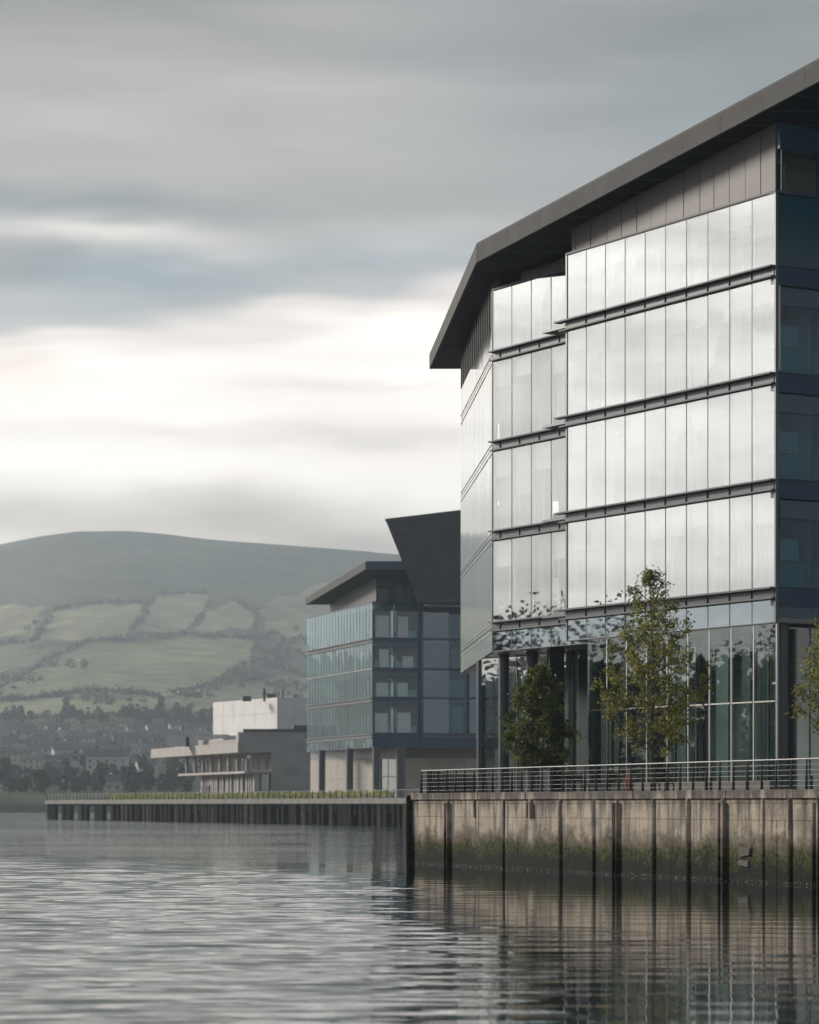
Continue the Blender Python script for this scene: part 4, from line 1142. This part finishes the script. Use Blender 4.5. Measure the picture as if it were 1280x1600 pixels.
# ------------------------------------------------------------------ pier
PA, PB = Vector((-73.8,583.0)), Vector((3.2,386.0)); pd = (PB-PA).normalized(); PN = Vector((pd.y,-pd.x)); PN = PN if PN.x > 0 else -PN
Pf = Frame((PA.x,PA.y,0), (pd.x,pd.y,0), (PN.x,PN.y,0)); PLN = (PB-PA).length; PG = (PA.x,PA.y,0)
PR = empty('pier', PG, 'long low concrete pier on dark piles reaching into the river', 'pier')
m = MB(); k = 0
while k < PLN-.1:
    l = min(k+4, PLN); Pf.box(m, k+.02, l-.02, rp.uniform(-.02,.02), 16, PZ-.78, PZ); k = l
m.build('deck', M['conc_deck'], PR, PG)
m = MB(); Pf.box(m, 0, PLN, .6, 15, PZ-1.15, PZ-.785); m.build('deck_beam', M['dark_timber'], PR, PG)
k = .6; i = 0
while k < PLN:
    m = MB(); w = rp.uniform(.45,.95)
    Pf.box(m, k-w, k+w, .25+rp.uniform(0,.3), 1.2, -1, PZ-.79)
    if k > 30 and rp.random() < .5: Pf.box(m, k+w-.02, k+w+rp.uniform(.4,1.2), .7, .9, PZ-rp.uniform(1.6,2.6), PZ-.8)
    m.build('pile', M['dark_timber'] if rp.random() < .8 else M['pile_conc'], PR, PG)
    k += rp.uniform(1.5,4.2) if k > 46 else (7.6 if i % 3 == 2 else 2.3); i += 1
m = MB(); Pf.box(m, 46, PLN, 9, 9.5, -1, PZ-1.16); m.build('shore_wall', M['dark_timber'], PR, PG)
a = Pf.P(.4,.3); b_ = Pf.P(PLN,.3)
railing('railing', [a[:2], b_[:2]], 'thin steel railing along the edge of the far pier', step=2.6, h=1.15, wires=4, thick=.04, plate=.10, zb=PZ, smat='mull')
# hedge planting behind that railing
m = MB(); rr = random.Random(9)
for k in range(5200):
    s = rr.uniform(42, PLN-22); hmax = .55+.35*mnoise.noise(Vector((s*.3,0,0)))+.25
    leaf(m, Vector(Pf.P(s, 2.0+rr.gauss(0,.4), PZ+abs(rr.uniform(0,1))*hmax*1.25)), .26, rr)
tag(m.build('hedge', M['leaf_hedge'], None, Pf.P(42,2,PZ)), 'low yellow green hedge behind the pier railing', 'hedge')

# ------------------------------------------------------------------ low concrete building
G3 = (-30.7, 515.0, QZ)
B3 = empty('concrete_building', G3, 'low grey concrete building with stepped terraces and pale box on top', 'building')
Lc = Vector((-52.2+30.7, 65.0)).normalized()
T3 = Frame((-30.7,515,0), (Lc.x,Lc.y,0), (-Lc.y,Lc.x,0))
if T3.w.x < 0: T3.w = -T3.w
K3 = Frame((-30.7,515,0), (1,.12,0), (-.12,1,0))
def terrace(a0, a1, w0, w1, z0, z1, name, mm):
    m = MB(); T3.box(m, a0, a1, w0, w1, z0, z1); return m.build(name, M[mm], B3, G3, bevel=.05)
terrace(0, 68, 0, 26, 12.25, 14.1, 'terrace_slab', 'conc_warm')
terrace(22, 60, 3, 24, 14.12, 15.3, 'terrace_slab', 'conc_warm')
terrace(4, 40, 2.5, 24, 14.12, 14.9, 'terrace_slab', 'conc')
# right-hand face in shade
m = MB(); K3.box(m, 0.1, 22, -.05, 8, 12.3, 15.6); K3.box(m, 6, 22, -.4, 6, PZ, 12.28); K3.box(m, -.0, 14, -.1, .5, 15.6, 15.9); m.build('side_block', M['conc'], B3, G3)
m = MB(); K3.box(m, 1, 20, .6, .9, 15.92, 16.5); K3.box(m, 10, 19, 1, 3, 15.95, 17.2); m.build('roof_parapet', M['mull'], B3, G3)
m = MB(); T3.box(m, 3, 56, 7, 7.4, 9.0, 12.24); m.build('recessed_wall', M['conc_warm'], B3, G3)
for k in range(9):
    m = MB(); T3.box(m, 5+k*5.6, 6.5+k*5.6, 6.9, 7.05, 9.3, 11.6); m.build('window', M['pane_dark'], B3, G3)
for k in range(8):
    m = MB(); T3.box(m, 2.5+k*6.4, 3.1+k*6.4, 2.2, 2.8, 9.0, 12.24); m.build('column', M['conc'], B3, G3)
terrace(0, 50, 1.2, 8, 8.5, 8.95, 'balcony', 'conc_warm')
for k in range(26):
    m = MB(); T3.box(m, .6+k*1.55, 1.5+k*1.55, 3.0+rp.uniform(0,.6), 4.2, PZ-.4, 8.49); m.build('wall_rib', M['conc_warm'] if rp.random() < .5 else M['conc'], B3, G3)
m = MB(); T3.box(m, .5, 42, 4.2, 4.5, PZ-.4, 8.48); T3.box(m, 32, 38, 2.9, 4.25, PZ-.4, 6.6, 1); m.build('lower_wall', [M['mull'], M['soffit']], B3, G3)
# box on the roof
bx = Frame((-24.8,540,0), (-13.9,27,0), (27,13.9,0)); by = Frame((-24.8,540,0), (1,.15,0), (-.15,1,0)); m = MB()
for i in range(6):
    for k in range(3):
        bx.box(m, i*5.06+.05, (i+1)*5.06-.03, .0, .3, 14.2+k*2.95+.05, 14.2+(k+1)*2.95)
for i in range(4):
    for k in range(3): by.box(m, i*3+.12, (i+1)*3+.08, .0, .3, 14.2+k*2.95+.05, 14.2+(k+1)*2.95)
m.prism([bx.P(.1,.1)[:2], bx.P(30.3,.1)[:2], bx.P(30.3,10)[:2], by.P(12,10)[:2], by.P(12,.1)[:2]], 14.2, 23.0)
m.build('roof_box', M['white_panel'], B3, G3)
for px, h, w in ((413,1.9,.4),(424,.9,1.6),(442,1.6,.3),(386,.5,1.6),(462,.7,.3)):
    p = at(px,0,545); m = MB(); m.box(p.x-w/2, p.x+w/2, 545, 545.6, 22.5, 23.0+h); m.build('roof_vent', M['mull'], B3, G3)
for px, w, h in ((300,2.2,.9),(322,1.2,.6),(345,3.0,1.0),(268,1.6,.7),(285,2.6,.5),(362,1.4,.8)):
    p = at(px,0,548); m = MB(); m.box(p.x-w/2, p.x+w/2, 548, 549.5, 14.0, 15.3+h); m.build('roof_unit', M['white_panel'], B3, G3)
p = at(390,0,507); m = MB(); m.tube([(p.x,507,PZ),(p.x,507,11.0)], .09, 8); root = empty('street_lamp', (p.x,507,PZ), 'globe street lamp in front of the concrete building', 'street lamp')
m.build('post', M['post'], root, (p.x,507,PZ)); m = MB()
bm = bmesh.new(); bmesh.ops.create_icosphere(bm, subdivisions=2, radius=.36); me = bpy.data.meshes.new('globe'); bm.to_mesh(me); bm.free(); me.materials.append(M['white_panel'])
o = bpy.data.objects.new('globe', me); COL.objects.link(o); o.parent = root; o.location = (0,0,11.3-PZ)

# ------------------------------------------------------------------ haze
hz = bpy.data.materials.new('haze'); hz.use_nodes = True; nt = hz.node_tree; nt.nodes.clear()
pv = nt.nodes.new('ShaderNodeVolumePrincipled'); pv.inputs['Color'].default_value = (.80,.91,1.0,1); pv.inputs['Density'].default_value = .000145; pv.inputs['Anisotropy'].default_value = .60
ou = nt.nodes.new('ShaderNodeOutputMaterial'); nt.links.new(pv.outputs[0], ou.inputs['Volume'])
m = MB(); m.box(-2700, 2450, -60, 4800, -12, 450); tag(m.build('haze', hz), kind='stuff')
print('far trees', cnt, 'objects', len(bpy.data.objects))
